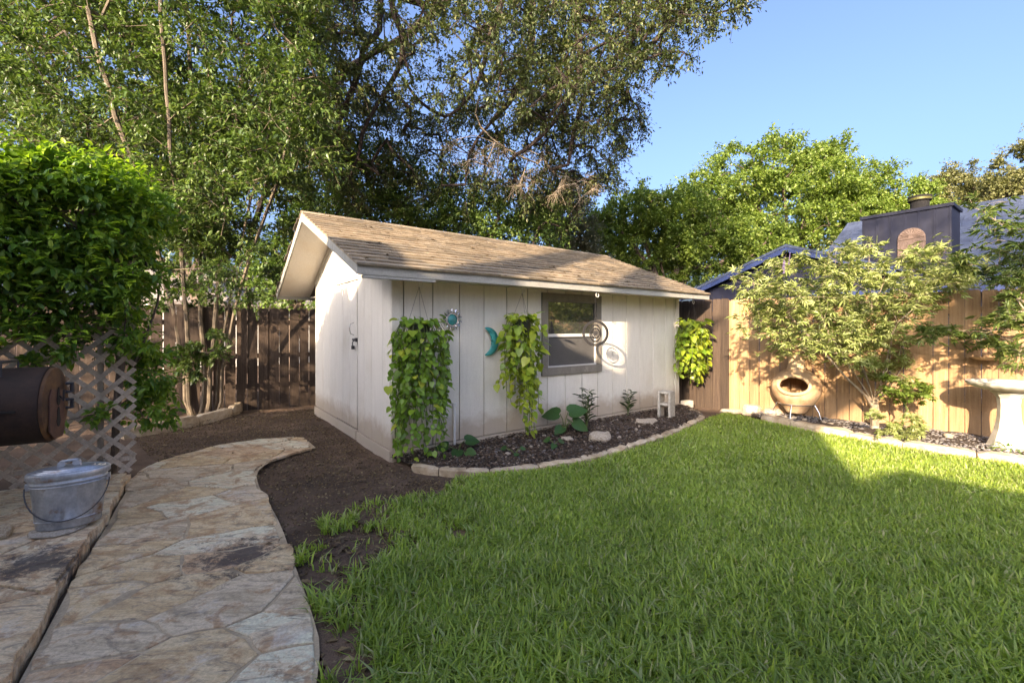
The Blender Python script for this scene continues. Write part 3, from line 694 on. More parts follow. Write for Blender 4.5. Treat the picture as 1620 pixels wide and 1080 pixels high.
# door in the gable end
dr = MB().box(-.004, .02, 1.11, 2.05, .12, 2.022).build('door', m_dark, shed)
for a, b2 in ((1.115, 1.43), (1.43, 1.74), (1.74, 2.045)): gable_board(a, b2, .13, 2.015, 'siding_board', x=-.005, dx=.016, parent=dr)
MB().box(-.038, -.005, 1.12, 2.04, -.01, .115).build('kick_board', m_siding, dr, bevel=.003)
mb = MB(); mb.tube([(-.03,1.20,1.32),(-.075,1.20,1.34),(-.085,1.20,1.40),(-.075,1.20,1.46),(-.03,1.20,1.48)], .006, 6); mb.build('handle', m_silver, dr, smooth=True)
mb = MB(); mb.box(-.03,-.022,1.13,1.28,1.245,1.275); mb.box(-.045,-.022,1.08,1.12,1.235,1.285); mb.tube([(-.04,1.16,1.25),(-.06,1.16,1.23),(-.06,1.16,1.17)],.007,6); mb.box(-.07,-.04,1.135,1.185,1.14,1.185)
mb.build('latch', m_wire, dr)
# back + right walls
MB().box(0, SL, SW-.03, SW-.002, -.04, 1.9).build('back_wall', m_siding, shed)
MB().prism([(0, -.04), (SW-.03, -.04), (SW-.03, roofz(SW-.03)), (YR, roofz(YR)), (0, roofz(0))], SL-.03, SL-.001, lambda u, v, t: (t, u, v)).build('end_wall', m_siding, shed)
MB().prism([(.02, 1.5), (SW-.04, 1.5), (SW-.04, roofz(SW-.04)-.01), (YR, roofz(YR)-.01), (.02, roofz(.02)-.01)], .028, .05, lambda u, v, t: (t, u, v)).build('gable_backing', m_dark, shed)
# window
win = MB(); f_ = .095
win.box(wx0-.01, wx0+f_, -.038, .02, wz0+.1, wz1-.09).box(wx1-f_, wx1+.01, -.038, .02, wz0+.1, wz1-.09)
win.box(wx0-.01, wx1+.01, -.040, .02, wz1-.09, wz1+.01).box(wx0-.015, wx1+.015, -.046, .02, wz0-.01, wz0+.098)
win = win.build('window', m_wintrim, shed, bevel=.003)
ix0, ix1, iz0, iz1 = wx0+f_, wx1-f_, wz0+.1, wz1-.09; zm = 1.30
MB().box(ix0, ix1, .004, .010, zm, iz1).build('pane', m_glass, win)
MB().box(ix0, ix1, .002, .008, iz0, zm).build('screen', m_screen, win)
mb = MB(); s_ = .018
mb.box(ix0, ix0+s_, -.02, .0, iz0, zm-.012).box(ix1-s_, ix1, -.02, .0, iz0, zm-.012).box(ix0, ix1, -.022, .0, iz0, iz0+s_).box(ix0, ix1, -.024, .0, zm-.012, zm+.03)
mb.build('sash', m_alu, win)
mb = MB(); mb.box(ix0, ix0+s_, -.016, .0, zm+.03, iz1).box(ix1-s_, ix1, -.016, .0, zm+.03, iz1).box(ix0, ix1, -.018, .0, iz1-s_, iz1); mb.build('sash', m_wintrim, win)
# roof planes
sl_f = math.atan2(ZR-ZET, YR+OF); sl_b = math.atan2(ZR-ZET, SW+OB-YR)
X0, X1 = -OG, SL+OG2
roof = MB()
roof.prism([(-OF, ZET-.028), (YR, ZR-.028), (YR, ZR-.006), (-OF, ZET-.006)], X0+.0, X1, lambda u, v, t: (t, u, v))
roof.prism([(YR, ZR-.028), (SW+OB, ZET-.028), (SW+OB, ZET-.006), (YR, ZR-.006)], X0+.0, X1, lambda u, v, t: (t, u, v))
roof = roof.build('roof', m_shingle_edge, shed)
# soffits under both overhangs (sloped at the gable, level at the front)
def slope_board(y0, z0, y1, z1, x0, x1, thk, name, mat, par=None, dz=0):
    return MB().prism([(y0, z0-thk+dz), (y1, z1-thk+dz), (y1, z1+dz), (y0, z0+dz)], x0, x1, lambda u, v, t: (t, u, v)).build(name, mat, par or shed)
slope_board(-OF+.02, ZET-.03, YR, ZR-.03, X0+.02, 0, .016, 'soffit', m_soffit)
slope_board(YR, ZR-.03, SW+OB-.02, ZET-.03, X0+.02, 0, .016, 'soffit', m_soffit)
MB().box(0, X1-.02, -OF+.02, -.0, 1.93, 1.945).build('soffit', m_soffit, shed)
MB().box(0, X1-.02, SW, SW+OB-.02, 1.93, 1.945).build('soffit', m_soffit, shed)
# fascia boards
MB().box(X0, X1, -OF-.004, -OF+.018, ZEB-.004, ZET-.006).build('fascia', m_trim, shed, bevel=.003)
MB().box(X0, X1, SW+OB-.018, SW+OB+.004, ZEB-.004, ZET-.006).build('fascia', m_trim, shed, bevel=.003)
MB().box(X0+.04, X0+.78, -OF+.0, -OF+.05, ZEB-.03, ZEB-.006).build('drip_strip', m_trim, shed)
for xx in (X0-.02, X1):
    MB().prism([(-OF-.004, ZEB-.004), (YR, ZR-.125), (YR, ZR-.004), (-OF-.004, ZET-.006)], xx, xx+.02, lambda u, v, t: (t, u, v)).build('rake_board', m_trim, shed, bevel=.003)
    MB().prism([(YR, ZR-.125), (SW+OB+.004, ZEB-.004), (SW+OB+.004, ZET-.006), (YR, ZR-.004)], xx, xx+.02, lambda u, v, t: (t, u, v)).build('rake_board', m_trim, shed, bevel=.003)
# frieze strips along the gable wall under the soffit
for (ya, yb) in ((0, YR), (YR, SW)):
    MB().prism([(ya, roofz(ya)-.05), (yb, roofz(yb)-.05), (yb, roofz(yb)+.005), (ya, roofz(ya)+.005)], -.034, -.0145, lambda u, v, t: (t, u, v)).build('frieze_board', m_siding, shed)
# shingles, front slope: 18 courses
def shingle_mesh(wd, ex, k):
    mb = MB(); t = .018
    mb.v = [(.002,0,0),(wd-.002,0,0),(wd-.002,ex+.03,-.004),(.002,ex+.03,-.004),(.002,0,t+.004),(wd-.002,0,t+.004*k),(wd-.002,ex+.03,.001),(.002,ex+.03,.001)]
    mb.f = [(0,1,5,4),(1,2,6,5),(3,0,4,7),(4,5,6,7),(2,3,7,6)]
    me = mb.mesh('shingle'); me.materials.append(m_shingle); return me
nc = 18; Lf = math.hypot(YR+OF, ZR-ZET)+.03; ex = Lf/nc; shm = [shingle_mesh(.40, ex, k) for k in (.4, 1, 1.8)]
for c in range(nc):
    x = X0-.03-(random.uniform(.05, .36) if c % 2 else 0)
    y0 = -.035+c*ex
    while x < X1+.02:
        wd = .40
        o = link('shingle', random.choice(shm), None, roof, (x, -OF+y0*math.cos(sl_f), ZET-.004+y0*math.sin(sl_f)), (sl_f, 0, 0))
        # trim to the rakes by scaling the end pieces
        xa, xb = max(x, X0-.03), min(x+wd, X1+.03)
        if xb-xa < .06: bpy.data.objects.remove(o); x += wd; continue
        o.location.x = xa; o.scale.x = (xb-xa)/wd; o.location.y += random.uniform(-.005, .005); o.location.z += random.uniform(0, .002)
        x += wd
# back slope shingles: joined, hardly seen
mb = MB(); Lb = math.hypot(SW+OB-YR, ZR-ZET); ncb = 17; exb = Lb/ncb
for c in range(ncb):
    y0 = -.035+c*exb; jag = random.uniform(-.02, .02)
    M_ = Matrix.Translation((0, SW+OB-y0*math.cos(sl_b), ZET-.004+y0*math.sin(sl_b))) @ Matrix.Rotation(-sl_b, 4, 'X')
    mb.box(X0-.035+jag, X1+.03+jag, -exb-.02, 0, 0, .012, M_)
tag(mb.build('shingle_rows', m_shingle_edge, roof), kind='stuff')
mb = MB()
x = X0-.03
while x < X1: 
    x2 = min(x+.28, X1+.03)
    o = MB().prism([(YR-.13, ZR-.045), (YR, ZR+.012), (YR+.13, ZR-.07), (YR+.13, ZR-.060), (YR, ZR+.022), (YR-.13, ZR-.035)], x, x2-.004, lambda u, v, t: (t, u, v)).build('ridge_cap', m_shingle, roof)
    x += .28
# dead twigs and leaves on the roof (litter)
pts = np.stack([rng.uniform(X0, X1, 260), rng.uniform(-OF, YR, 260)], 1); pts = pts[(rng.random(260) < .35+.65*(pts[:, 1] < .4))]
P = np.array([SH(x, y, ZET+.016+(ZR-ZET)*(y+OF)/(YR+OF)) for x, y in pts]); n = len(P); a = rng.uniform(0, 6.28, n)
V, F = leaves(P, np.stack([np.cos(a), np.sin(a), rng.uniform(-.1, .3, n)], 1), np.tile([.2, -.3, 1.], (n, 1)), rng.uniform(.04, .10, n), rng.uniform(.004, .03, n))
tag(link('roof_litter', fastmesh('roof_litter', V, F), m_litter), 'dry twigs and leaves lying on the shed roof', 'leaf litter', kind='stuff')
# hooks, pipe
def hook(x, y, z, name='hook'):
    mb = MB(); pts = [(x, y, z), (x, y, z-.05)]+[(x+.022-.026*math.cos(q), y, z-.07-.026*math.sin(q)) for q in np.linspace(0, 4.3, 10)]
    mb.tube(pts, .005, 6); return mb.build(name, m_white, shed, smooth=True)
mb = MB(); mb.tube([(.74,-.045,-.02), (.74,-.045,.52)], .016, 10); mb.tube([(.74,-.045,.50), (.74,-.045,.54)], .024, 10); mb.build('drain_pipe', m_white, shed, smooth=True)

# ---- wall ornaments and the wind spinner
sx, sy, sz = SH(.70, -.05, 1.505)
sun_o = thing('sun_wall_ornament', 'silver sunburst wall ornament with round teal glass face on the shed front', 'wall ornament', (sx, sy, sz), th)
for k in range(28):
    a = 2*math.pi*k/28; L = .135 if k % 2 else .115; mb = MB(); c, s = math.cos(a), math.sin(a)
    bend = .25*(1 if k % 2 else -1); c2, s2 = math.cos(a+bend*.5), math.sin(a+bend*.5)
    w_ = .011
    mb.v = [(c*.065-s*w_, .0, s*.065+c*w_), (c*.065+s*w_, .0, s*.065-c*w_), (c2*L*.8+s*w_*.8, -.012, s2*L*.8-c*w_*.8), (c*L, -.02, s*L), (c2*L*.8-s*w_*.8, -.012, s2*L*.8+c*w_*.8), (c*.09, -.022, s*.09)]
    mb.f = [(0,1,5),(1,2,5),(2,3,5),(3,4,5),(4,0,5)]
    mb.build('ray', m_silver, sun_o)
mb = MB(); mb.ring((0, -.012, 0), .07, .009, axis=1); mb.build('rim', m_silver, sun_o, smooth=True)
mb = MB(); mb.lathe([(.066, 0), (.06, .018), (.04, .03), (.015, .035), (0, .036)], n=28, M=Matrix.Rotation(R(90), 4, 'X')); mb.build('glass_face', m_teal, sun_o, smooth=True)
mx, my, mz = SH(1.24, -.045, 1.245)
moon = thing('moon_wall_ornament', 'glazed teal crescent moon wall ornament half hidden by a hanging plant', 'wall ornament', (mx, my, mz), th)
mb = MB(); ni = 24; pts = []; rr = []
for i in range(ni+1):
    a = R(-84)+R(168)*i/ni; pts.append((-.10+.165*math.cos(a), 0, .165*math.sin(a))); rr.append(.006+.050*math.cos((i/ni-.5)*math.pi)**.8)
mb.tube(pts, rr, 12); mb.v = [(x_, y_*.35-.008, z_) for x_, y_, z_ in mb.v]; mb.build('crescent', m_teal, moon, smooth=True)
MB().lathe([(.0, -.008), (.016, -.004), (.02, 0), (.0, .012)], (.008, -.03, .01), 12).build('nose', m_teal, moon, smooth=True)
def hang_at(px, py, t_off):   # the point at shed-local y = t_off
    dx, dz = (px-810)/700, (520-py)/700; k = ((-AX*UY+AY*UX)+t_off)/(-dx*UY+UX)
    return (dx*k, k, 1.4+dz*k)
spx, spy, spz = hang_at(942, 527, -.44); SPX = (spx-AX)*UX+(spy-AY)*UY
spin = thing('wind_spinner', 'black wire ring wind spinner hanging in front of the shed window', 'wind spinner', (spx, spy, spz), -.14)
for r_, tk in ((.166, .010), (.148, .007)):
    mb = MB(); mb.ring((0, 0, 0), r_, tk, axis=1, n=40); mb.build('ring', m_spin, spin, smooth=True)
mb = MB()
for k in range(40):
    a = 2*math.pi*k/40; mb.tube([(.150*math.cos(a), 0, .150*math.sin(a)), (.166*math.cos(a+.07), 0, .166*math.sin(a+.07))], .0025, 4)
mb.build('zigzag_wire', m_spin, spin)
for r_, s_ in ((.122, .62), (.105, .8), (.062, 1), (.07, .9)):
    mb = MB(); mb.ring((0, 0, 0), r_, .007, axis=1, n=36); 
    me_o = mb.build('inner_ring', m_spin, spin, smooth=True); me_o.scale = (s_, 1, 1); me_o.rotation_euler = (0, 0, .4)
mb = MB()
for k in range(12):
    a = 2*math.pi*k/12; mb.tube([(0, 0, 0), (.03*math.cos(a+.3), .006, .03*math.sin(a+.3)), (.060*math.cos(a), 0, .060*math.sin(a))], .009, 4)
mb.build('flower_centre', m_spin, spin)
mb = MB(); mb.tube([(0, 0, .165), (0, 0, 1.90-spz)], .0025, 5); mb.build('hanging_wire', m_spin, spin)
hook(SPX, -OF+.03, 1.925)

# ------------------------------------------------------------------ hanging plants (each leaf an object)
def heart(sz=1.0):
    mb = MB(); o = [(0,.06),(.16,-.04),(.34,.02),(.44,.22),(.40,.48),(.24,.76),(.0,1.05)]
    L = [(-x, y) for x, y in o[1:-1]][::-1]
    pts = o+L; mb.v = [(x*.95, y, .09*abs(x)*1.6-.16*(y-.4)**2) for x, y in pts]+[(0, .35, -.02), (0, .7, -.03)]
    n = len(pts); c1, c2 = n, n+1
    half = [0,1,2,3,4,5,6]
    mb.f = [(c1,0,1),(c1,1,2),(c1,2,3),(c1,3,4),(c1,4,c2),(c2,4,5),(c2,5,6)]
    r = [0]+[n-1-i for i in range(5)]+[6]
    mb.f += [(c1,r[1],0),(c1,r[2],r[1]),(c1,r[3],r[2]),(c1,r[4],r[3]),(c1,c2,r[4]),(c2,r[5],r[4]),(c2,6,r[5])]
    me = mb.mesh('leaf'); me.shade_smooth(); return me
def pothos(label, loc, rad, drop, nst, mat, hookz, lsize, nleaf, profile, lean=(0, 0), wire=True, extra=120):
    """loc = centre of the pot rim; strands hang over the rim"""
    rt = thing('hanging_pothos', label, 'hanging plant', loc, th, 'potted trailing plants hung from the shed eave')
    mb = MB(); mb.lathe([(.07, -.17), (.10, -.08), (.125, 0), (.135, .0), (.135, .015), (.12, .015), (.11, -.02), (0, -.02)], n=20)
    mb.build('pot', m_pot, rt, smooth=True)
    if wire:
        mb = MB(); hz = hookz-loc[2]
        for a in (0.2, 2.3, 4.4): mb.tube([(.13*math.cos(a), .13*math.sin(a), .01), (0, 0, hz)], .0016, 4)
        mb.build('hanger', m_wire, rt)
    me = heart(); me.materials.append(mat); st = MB(); n = 0; pl = []
    for k in range(nst):
        a = 2*math.pi*(k+random.uniform(-.4, .4))/nst; ln = drop*profile(math.cos(a))*random.uniform(.55, 1.05)
        r0 = .11; pts = []; m_ = max(6, int(ln/.06)); ph = random.uniform(0, 6.28); dr_ = random.uniform(.0, .06)
        sprd = rad*random.uniform(.35, 1.0)
        for j in range(m_+1):
            t = j/m_; s = t*ln
            out = r0+(sprd-r0)*min(1, s/.15)+dr_*math.sin(s*6+ph)
            zz = .05*math.sin(min(s/.12, 1)*math.pi)-max(0, s-.06)
            aa = a+.25*math.sin(s*3+ph)
            p = (out*math.cos(aa)+lean[0]*s, out*math.sin(aa)*.62+lean[1]*s, zz); pts.append(p)
        st.tube(pts, .0032, 4, False)
        for j in range(1, m_+1):
            if random.random() < .97: pl.append((pts[j], a, j/m_))
    for _ in range(40):   # tuft over the pot
        a = random.uniform(0, 6.28); r_ = rad*.75*math.sqrt(random.random()); pl.append(((r_*math.cos(a), r_*math.sin(a)*.7, random.uniform(.0, .10)), a, 0))
    random.shuffle(pl)
    # those that hang at the outside first
    big = pl[:nleaf]; rest = pl[nleaf:]
    for (p, a, t) in big:
        s = lsize*random.choice((.55,.75,.9,1,1.1,1.35))*random.uniform(.85, 1.15)*(1-.25*t); yaw = a-math.pi/2+random.uniform(-1.1, 1.1)
        if math.sin(a) > .2: yaw += 0
        pitch = random.uniform(-1.25, -.35) if t > 0 else random.uniform(-.7, .3)
        link('leaf', me, None, rt, (p[0]+.02*math.cos(a), p[1]+.02*math.sin(a), p[2]+random.uniform(-.01,.03)), (pitch, random.uniform(-.4, .4), yaw), s)
    st.build('stems', m_stem, rt)
    if rest:
        P = np.array([q[0] for q in rest]); n = len(P); D = nrm(rng.normal(0, .7, (n, 3))+[0, -.3, -.8]); L = rng.uniform(.5, .9, n)*lsize
        V, F = leaves(P, D, np.tile([0, -1, .5], (n, 1))+rng.normal(0, .4, (n, 3)), L, L*.8, True)
        o = link('small_leaves', fastmesh('small_leaves', V, F), mat, rt); o['kind'] = 'stuff'
    return rt
p1 = hang_at(663, 515, -.27); pothos('dense green trailing pothos nearest the shed corner, reaching the ground', p1, .33, 1.42, 58, m_pothos, 1.84, .092, 300, lambda c: .95)
p2 = hang_at(826, 508, -.27); pothos('yellow-green trailing pothos hanging beside the teal moon and the window', p2, .30, 1.62, 36, m_pothos_y, 1.84, .105, 300, lambda c: .8+.2*c)
p3 = hang_at(1096, 515, -.30); pothos('sunlit chartreuse pothos hanging off the far right corner of the shed', p3, .36, 1.15, 50, m_pothos_y, 1.86, .112, 300, lambda c: .85+.1*c)
def to_local(p):
    dx, dy = p[0]-AX, p[1]-AY; return (dx*UX+dy*UY, -dx*UY+dy*UX, p[2])
for p in (p1, p2, p3):
    q = to_local(p); hook(q[0], q[1], 1.93)
exec_after = []

# ------------------------------------------------------------------ trees
def build_tree(name, label, base, limbs, clusters, leafmat_, bark, r_base=.2, leaf=(.05, .03), per=70, twigs=7, spread=.6, droop=.2, hi=False,
               rtip=.006, twigtube=False, pexp=.45, up=.35, cat='tree', leafn='crown', extra=None, palmate=False, group=None, flat=.8):
    """limbs: polylines in world space starting from base; clusters: (x, y, z, r)"""
    root = thing(name, label, cat, base, 0, group)
    pos = []; par = []
    def addline(pts, p0):
        last = p0
        for i in range(1, len(pts)):
            a, b_ = np.array(pts[i-1], float), np.array(pts[i], float); k = max(1, int(np.linalg.norm(b_-a)/.35))
            for j in range(1, k+1):
                pos.append(a+(b_-a)*j/k+rng.normal(0, .012, 3)); par.append(last); last = len(pos)-1
        return last
    for L in limbs:
        L = smooth_line(L, 1)
        if not pos: pos.append(np.array(L[0], float)); par.append(-1); addline(L, 0)
        else:
            q = np.array(L[0], float); d = np.linalg.norm(np.array(pos)-q, axis=1); i = int(d.argmin()); addline([pos[i]]+list(L[1:]), i)
    nl = len(pos)
    C = np.array(clusters, float); hub = pos[0]
    order = np.argsort(np.min(np.linalg.norm(C[:, None, :3]-np.array(pos)[None], axis=2), axis=1)) if nl > 1 else np.argsort(np.linalg.norm(C[:, :3]-hub, axis=1))
    ends = {}
    for ci in order:
        c = C[ci, :3]; Pn = np.array(pos); d = np.linalg.norm(Pn-c, axis=1)+np.maximum(0, .5*(Pn[:, 2]-c[2]))*(1-droop)
        i = int(d.argmin()); a = pos[i]; dist = np.linalg.norm(c-a); k = max(1, int(dist/.3)); last = i
        bow = rng.normal(0, .07, 3)*dist; bow[2] += .10*dist
        for j in range(1, k+1):
            t = j/k; p = a+(c-a)*t+bow*math.sin(math.pi*t)+rng.normal(0, .012, 3)*(t < 1); pos.append(p); par.append(last); last = len(pos)-1
        ends[ci] = last
    N = len(pos); cnt = np.zeros(N)
    for e in ends.values(): cnt[e] += 1
    for i in range(N-1, 0, -1): cnt[par[i]] += cnt[i]
    rad = rtip*np.maximum(cnt, 1)**pexp; rad *= 1.0; rad = np.minimum(rad, r_base)
    if rad[0] < r_base: rad[:nl] = np.maximum(rad[:nl], 0); rad = rad*np.where(cnt > cnt[0]*.25, 1+(r_base/rad[0]-1)*((cnt-cnt[0]*.25)/(cnt[0]*.75+1e-9)).clip(0, 1), 1)
    kids = [[] for _ in range(N)]
    for i in range(1, N): kids[par[i]].append(i)
    mb = MB(); b0 = np.array(base)
    starts = [(0, None)]
    while starts:
        s, p = starts.pop(); chain = [p] if p is not None else []; i = s
        while True:
            chain.append(i)
            if not kids[i]: break
            ks = sorted(kids[i], key=lambda q: -cnt[q])
            for q in ks[1:]: starts.append((q, i))
            i = ks[0]
        pts = [pos[q]-b0 for q in chain]; rr = [rad[q] for q in chain]
        if p is not None: rr[0] = rr[1]
        rr[-1] *= .5
        if len(pts) > 1: mb.tube(pts, rr, 7 if rr[0] > .03 else 4, False)
    # leaves on twigs
    n = len(C); K = twigs; T = n*K
    cdir = nrm(C[:, :3]-np.array([pos[par[ends[i]]] if par[ends[i]] >= 0 else pos[0] for i in range(n)]))
    d = nrm(rng.normal(0, 1, (T, 3))+np.repeat(cdir, K, 0)*.9+np.array([0, 0, up-droop]))
    L = np.repeat(C[:, 3], K)*rng.uniform(.6, 1.25, T); Pc = np.repeat(C[:, :3], K, 0)
    tip = Pc+d*L[:, None]*np.array([1, 1, flat]); tip[:, 2] -= droop*L*.5
    if twigtube:
        for i in range(T): mb.tube([Pc[i]-b0, (Pc[i]+tip[i])/2-b0+rng.normal(0, .02, 3), tip[i]-b0], [rtip*.6, rtip*.45, rtip*.3], 3, False)
    mb.build('trunk', bark, root, smooth=True)
    m_ = max(2, per//K); tt = rng.uniform(.15, 1.05, (T, m_))
    P = Pc[:, None]+(tip-Pc)[:, None]*tt[..., None]+rng.normal(0, spread*.06, (T, m_, 3))*(L[:, None, None]*3)
    D = nrm(d[:, None]*.7+rng.normal(0, .75, (T, m_, 3))+np.array([0, 0, -.15]))
    P = P.reshape(-1, 3)-b0; D = D.reshape(-1, 3); n2 = len(P)
    if extra is not None:
        sel = extra(P+b0); P, D = P[sel], D[sel]; n2 = len(P)
    Ln = rng.uniform(.65, 1.25, n2)*leaf[0]; Wn = Ln*leaf[1]/leaf[0]
    U = np.tile([0, 0, 1.0], (n2, 1))+rng.normal(0, .45, (n2, 3))
    if palmate:
        D0 = D*np.array([1, 1, .4]); D0 = nrm(D0); S0 = nrm(np.cross(D0, U)); Ps, Ds, Ls, Us = [], [], [], []
        for ang, sc_ in ((0, 1), (.65, .85), (-.65, .85), (1.35, .55), (-1.35, .55)):
            Ds.append(D0*math.cos(ang)+S0*math.sin(ang)+np.array([0, 0, -.12])); Ps.append(P); Ls.append(Ln*sc_); Us.append(U)
        P, D, Ln, U = np.concatenate(Ps), np.concatenate(Ds), np.concatenate(Ls), np.concatenate(Us); Wn = Ln*leaf[1]/leaf[0]
    V, F = leaves(P, D, U, Ln, Wn, hi)
    link(leafn, fastmesh(leafn, V, F), leafmat_, root)
    return root
def lobes(ls, n, depth, rs=(.5, .8), shell=.5, dz=1.0):
    """ls: (px, py, r_px[, depth]) seen in the photograph -> clusters in real space"""
    tot = sum(l[2]**2 for l in ls); out = []
    for l in ls:
        d = l[3] if len(l) > 3 else depth; c = np.array(P3(l[0], l[1], d)); r = l[2]/700*d
        k = max(3, int(n*l[2]**2/tot))
        for _ in range(k):
            v = rng.normal(0, 1, 3); v /= np.linalg.norm(v); q = c+v*r*(shell+(1-shell)*random.random())*np.array([1, dz, 1])
            if q[2] < .6: continue
            out.append((*q, random.uniform(*rs)))
    return out
def region(poly, n, d0, d1, rs=(.25, .45)):
    q = sample_poly(poly, n); out = []
    for x, y in q: out.append((*P3(x, y, random.uniform(d0, d1)), random.uniform(*rs)))
    return out

# many-stemmed privet on the left
bx, by, _ = G(316, 655)
stems = []
for (dx, dy, tx, ty, tz) in [(-.12, 0, -6.7, 7.3, 5.6), (.0, .05, -5.6, 7.6, 7.0), (.1, -.02, -4.5, 7.6, 6.6), (.14, .06, -3.9, 7.3, 5.2), (-.05, -.08, -5.0, 6.3, 6.2), (-.2, .06, -6.2, 6.4, 6.4), (.22, 0, -3.4, 6.8, 4.4)]:
    b0 = (bx+dx*1.6, by+dy*1.5, -.02); m1 = (bx+dx*1.8+random.uniform(-.05,.05), by+dy*2, .9); 
    stems.append([(bx, by, -.05), b0, m1, (m1[0]*.6+tx*.4, m1[1]*.6+ty*.4, 1.2+(tz-1.2)*.4), (m1[0]*.25+tx*.75+random.uniform(-.1,.1), m1[1]*.25+ty*.75, 1.2+(tz-1.2)*.75), (tx, ty, tz)])
cl = region([(60,-260),(520,-260),(500,60),(500,140),(525,250),(500,330),(455,385),(425,440),(385,430),(345,450),(300,420),(235,380),(190,300),(60,240),(-60,180),(-80,-200)], 900, 6.2, 8.8, (.28,.5))+region([(230,150),(500,150),(500,330),(440,420),(300,420),(220,330)], 110, 6.4, 8.4, (.25,.4))
cl += region([(250,330),(440,330),(430,440),(390,480),(280,520),(230,430)], 30, 6.3, 7.6, (.2,.32))
cl += region([(285,520),(345,520),(345,600),(285,610)], 9, 6.7, 7.2, (.15,.22))
def clear_shed(c):
    o = []
    for q in c:
        dx, dy = q[0]-AX, q[1]-AY; a_, b_ = dx*UX+dy*UY, -dx*UY+dy*UX
        if -.95 < a_ < 6 and -.9 < b_ < 4.3 and q[2] < 3.6: continue
        o.append(q)
    return o
cl = clear_shed(cl)
build_tree('privet_tree', 'tall many-stemmed green tree with small glossy leaves by the brown fence', (bx, by, 0), stems, cl, m_privet, m_bark_stem, r_base=.045, leaf=(.088,.040), per=126, twigs=7,
           rtip=.0055, twigtube=True, pexp=.36, droop=.15)
# live oak: rooted behind the shed, canopy hanging into the top of the view
ob = (-8.4, 14.0, 0)
hub = (-8.0, 13.6, 5.0)
L0 = [ob, (-8.3, 13.9, 2.2), hub, (-5.2, 12.4, 8.4), (-1.8, 11.6, 9.6), (-.7, 9.8, 10.2)]
limbs = [L0]
def dl(d, *pp): return [P3(x, y, d) for x, y in pp]
limbs += [[(-1.8, 11.6, 9.6), (-2.4, 9.6, 9.6)]+dl(9.4, (600,-90),(603,20),(598,55),(574,75),(571,110),(548,165),(530,230)),
          [(-1.8, 11.6, 9.6), (-1.9, 9.8, 9.6)]+dl(9.4, (612,-90),(618,10),(640,65),(634,100),(606,150),(575,200),(566,250)),
          [(-.7, 9.8, 10.2)]+dl(9.4, (820,-120),(795,10),(774,60),(768,90),(758,130),(735,165),(705,185)),
          [(-.7, 9.8, 10.2)]+dl(10.0, (845,-100),(840,15),(842,70),(826,130),(790,180),(745,230),(735,290)),
          [(-.7, 9.8, 10.2)]+dl(9.4, (905,-100),(912,10),(916,60),(920,120),(892,175),(855,220),(815,245)),
          [(-.7, 9.8, 10.2), (1.2, 9.4, 9.6)]+dl(9.4, (1020,-80),(1010,10),(1004,60),(960,110),(920,150),(900,260)),
          [(-.7, 9.8, 10.2), (2.6, 9.2, 9.2)]+dl(9.4, (1120,-60),(1085,15),(1040,60),(985,130)),
          [(-1.8, 11.6, 9.6), (-4.2, 9.4, 9.4)]+dl(10.0, (430,-120),(450,20),(470,100),(500,180)),
          [(-1.8, 11.6, 9.6), (-5.2, 9.0, 9.4)]+dl(8.6, (200,-160),(110,-20),(80,60),(60,130))]
main = [(500,-200),(1230,-200),(1185,0),(1165,25),(1120,42),(1095,85),(1060,110),(1020,118),(1000,165),(1022,190),(1010,225),(965,255),(1000,265),(985,290),(945,300),(925,325),(890,330),(862,300),(830,330),(780,290),(740,320),(690,300),(650,330),(600,300),(560,340),(520,300),(505,150)]
low = [(505,150),(1010,150),(1022,190),(1010,225),(965,255),(1000,265),(985,290),(945,300),(925,325),(890,330),(862,300),(830,330),(780,290),(740,320),(690,300),(650,330),(600,300),(560,340),(520,300)]
top_ = [(500,-200),(1230,-200),(1185,0),(1165,25),(1120,42),(1095,85),(1060,110),(1020,118),(1005,160),(505,160)]
cl = region(top_, 620, 7.6, 10.5, (.22,.42)) + region(low, 430, 9.6, 12.2, (.26,.46)) + region([(0,-150),(260,-150),(200,30),(120,80),(100,150),(0,190),(-60,100)], 110, 8.2, 10.5, (.25,.4)) + region([(400,-150),(560,-150),(560,200),(520,240),(480,100)], 110, 8.5, 11, (.25,.42))
cl += region([(760,-20),(1120,-20),(1040,70),(1000,140),(940,200),(860,220),(790,150)], 220, 8.2, 11, (.22,.4))
build_tree('live_oak', 'dark live oak whose drooping leafy branches hang above the shed roof', ob, limbs, cl, m_oak, m_bark_dark, r_base=.085, leaf=(.085,.040), per=82, twigs=7, rtip=.0095, twigtube=True,
           pexp=.42, droop=.75, up=.2)
cl = region([(690,210),(900,240),(960,300),(900,340),(820,300),(740,270)], 60, 9.0, 10.6, (.2,.34))
build_tree('dead_oak_spray', 'pale brown dried spray of oak twigs hanging under the dark canopy', P3(760,150,9.6), [[P3(760,150,9.6), P3(750,190,9.6), P3(790,230,9.6), P3(850,260,9.7)]], cl, m_drytwig, m_bark_pale,
           r_base=.02, leaf=(.05,.02), per=22, twigs=9, rtip=.006, twigtube=True, droop=.7, cat='branch', leafn='dry_leaves')

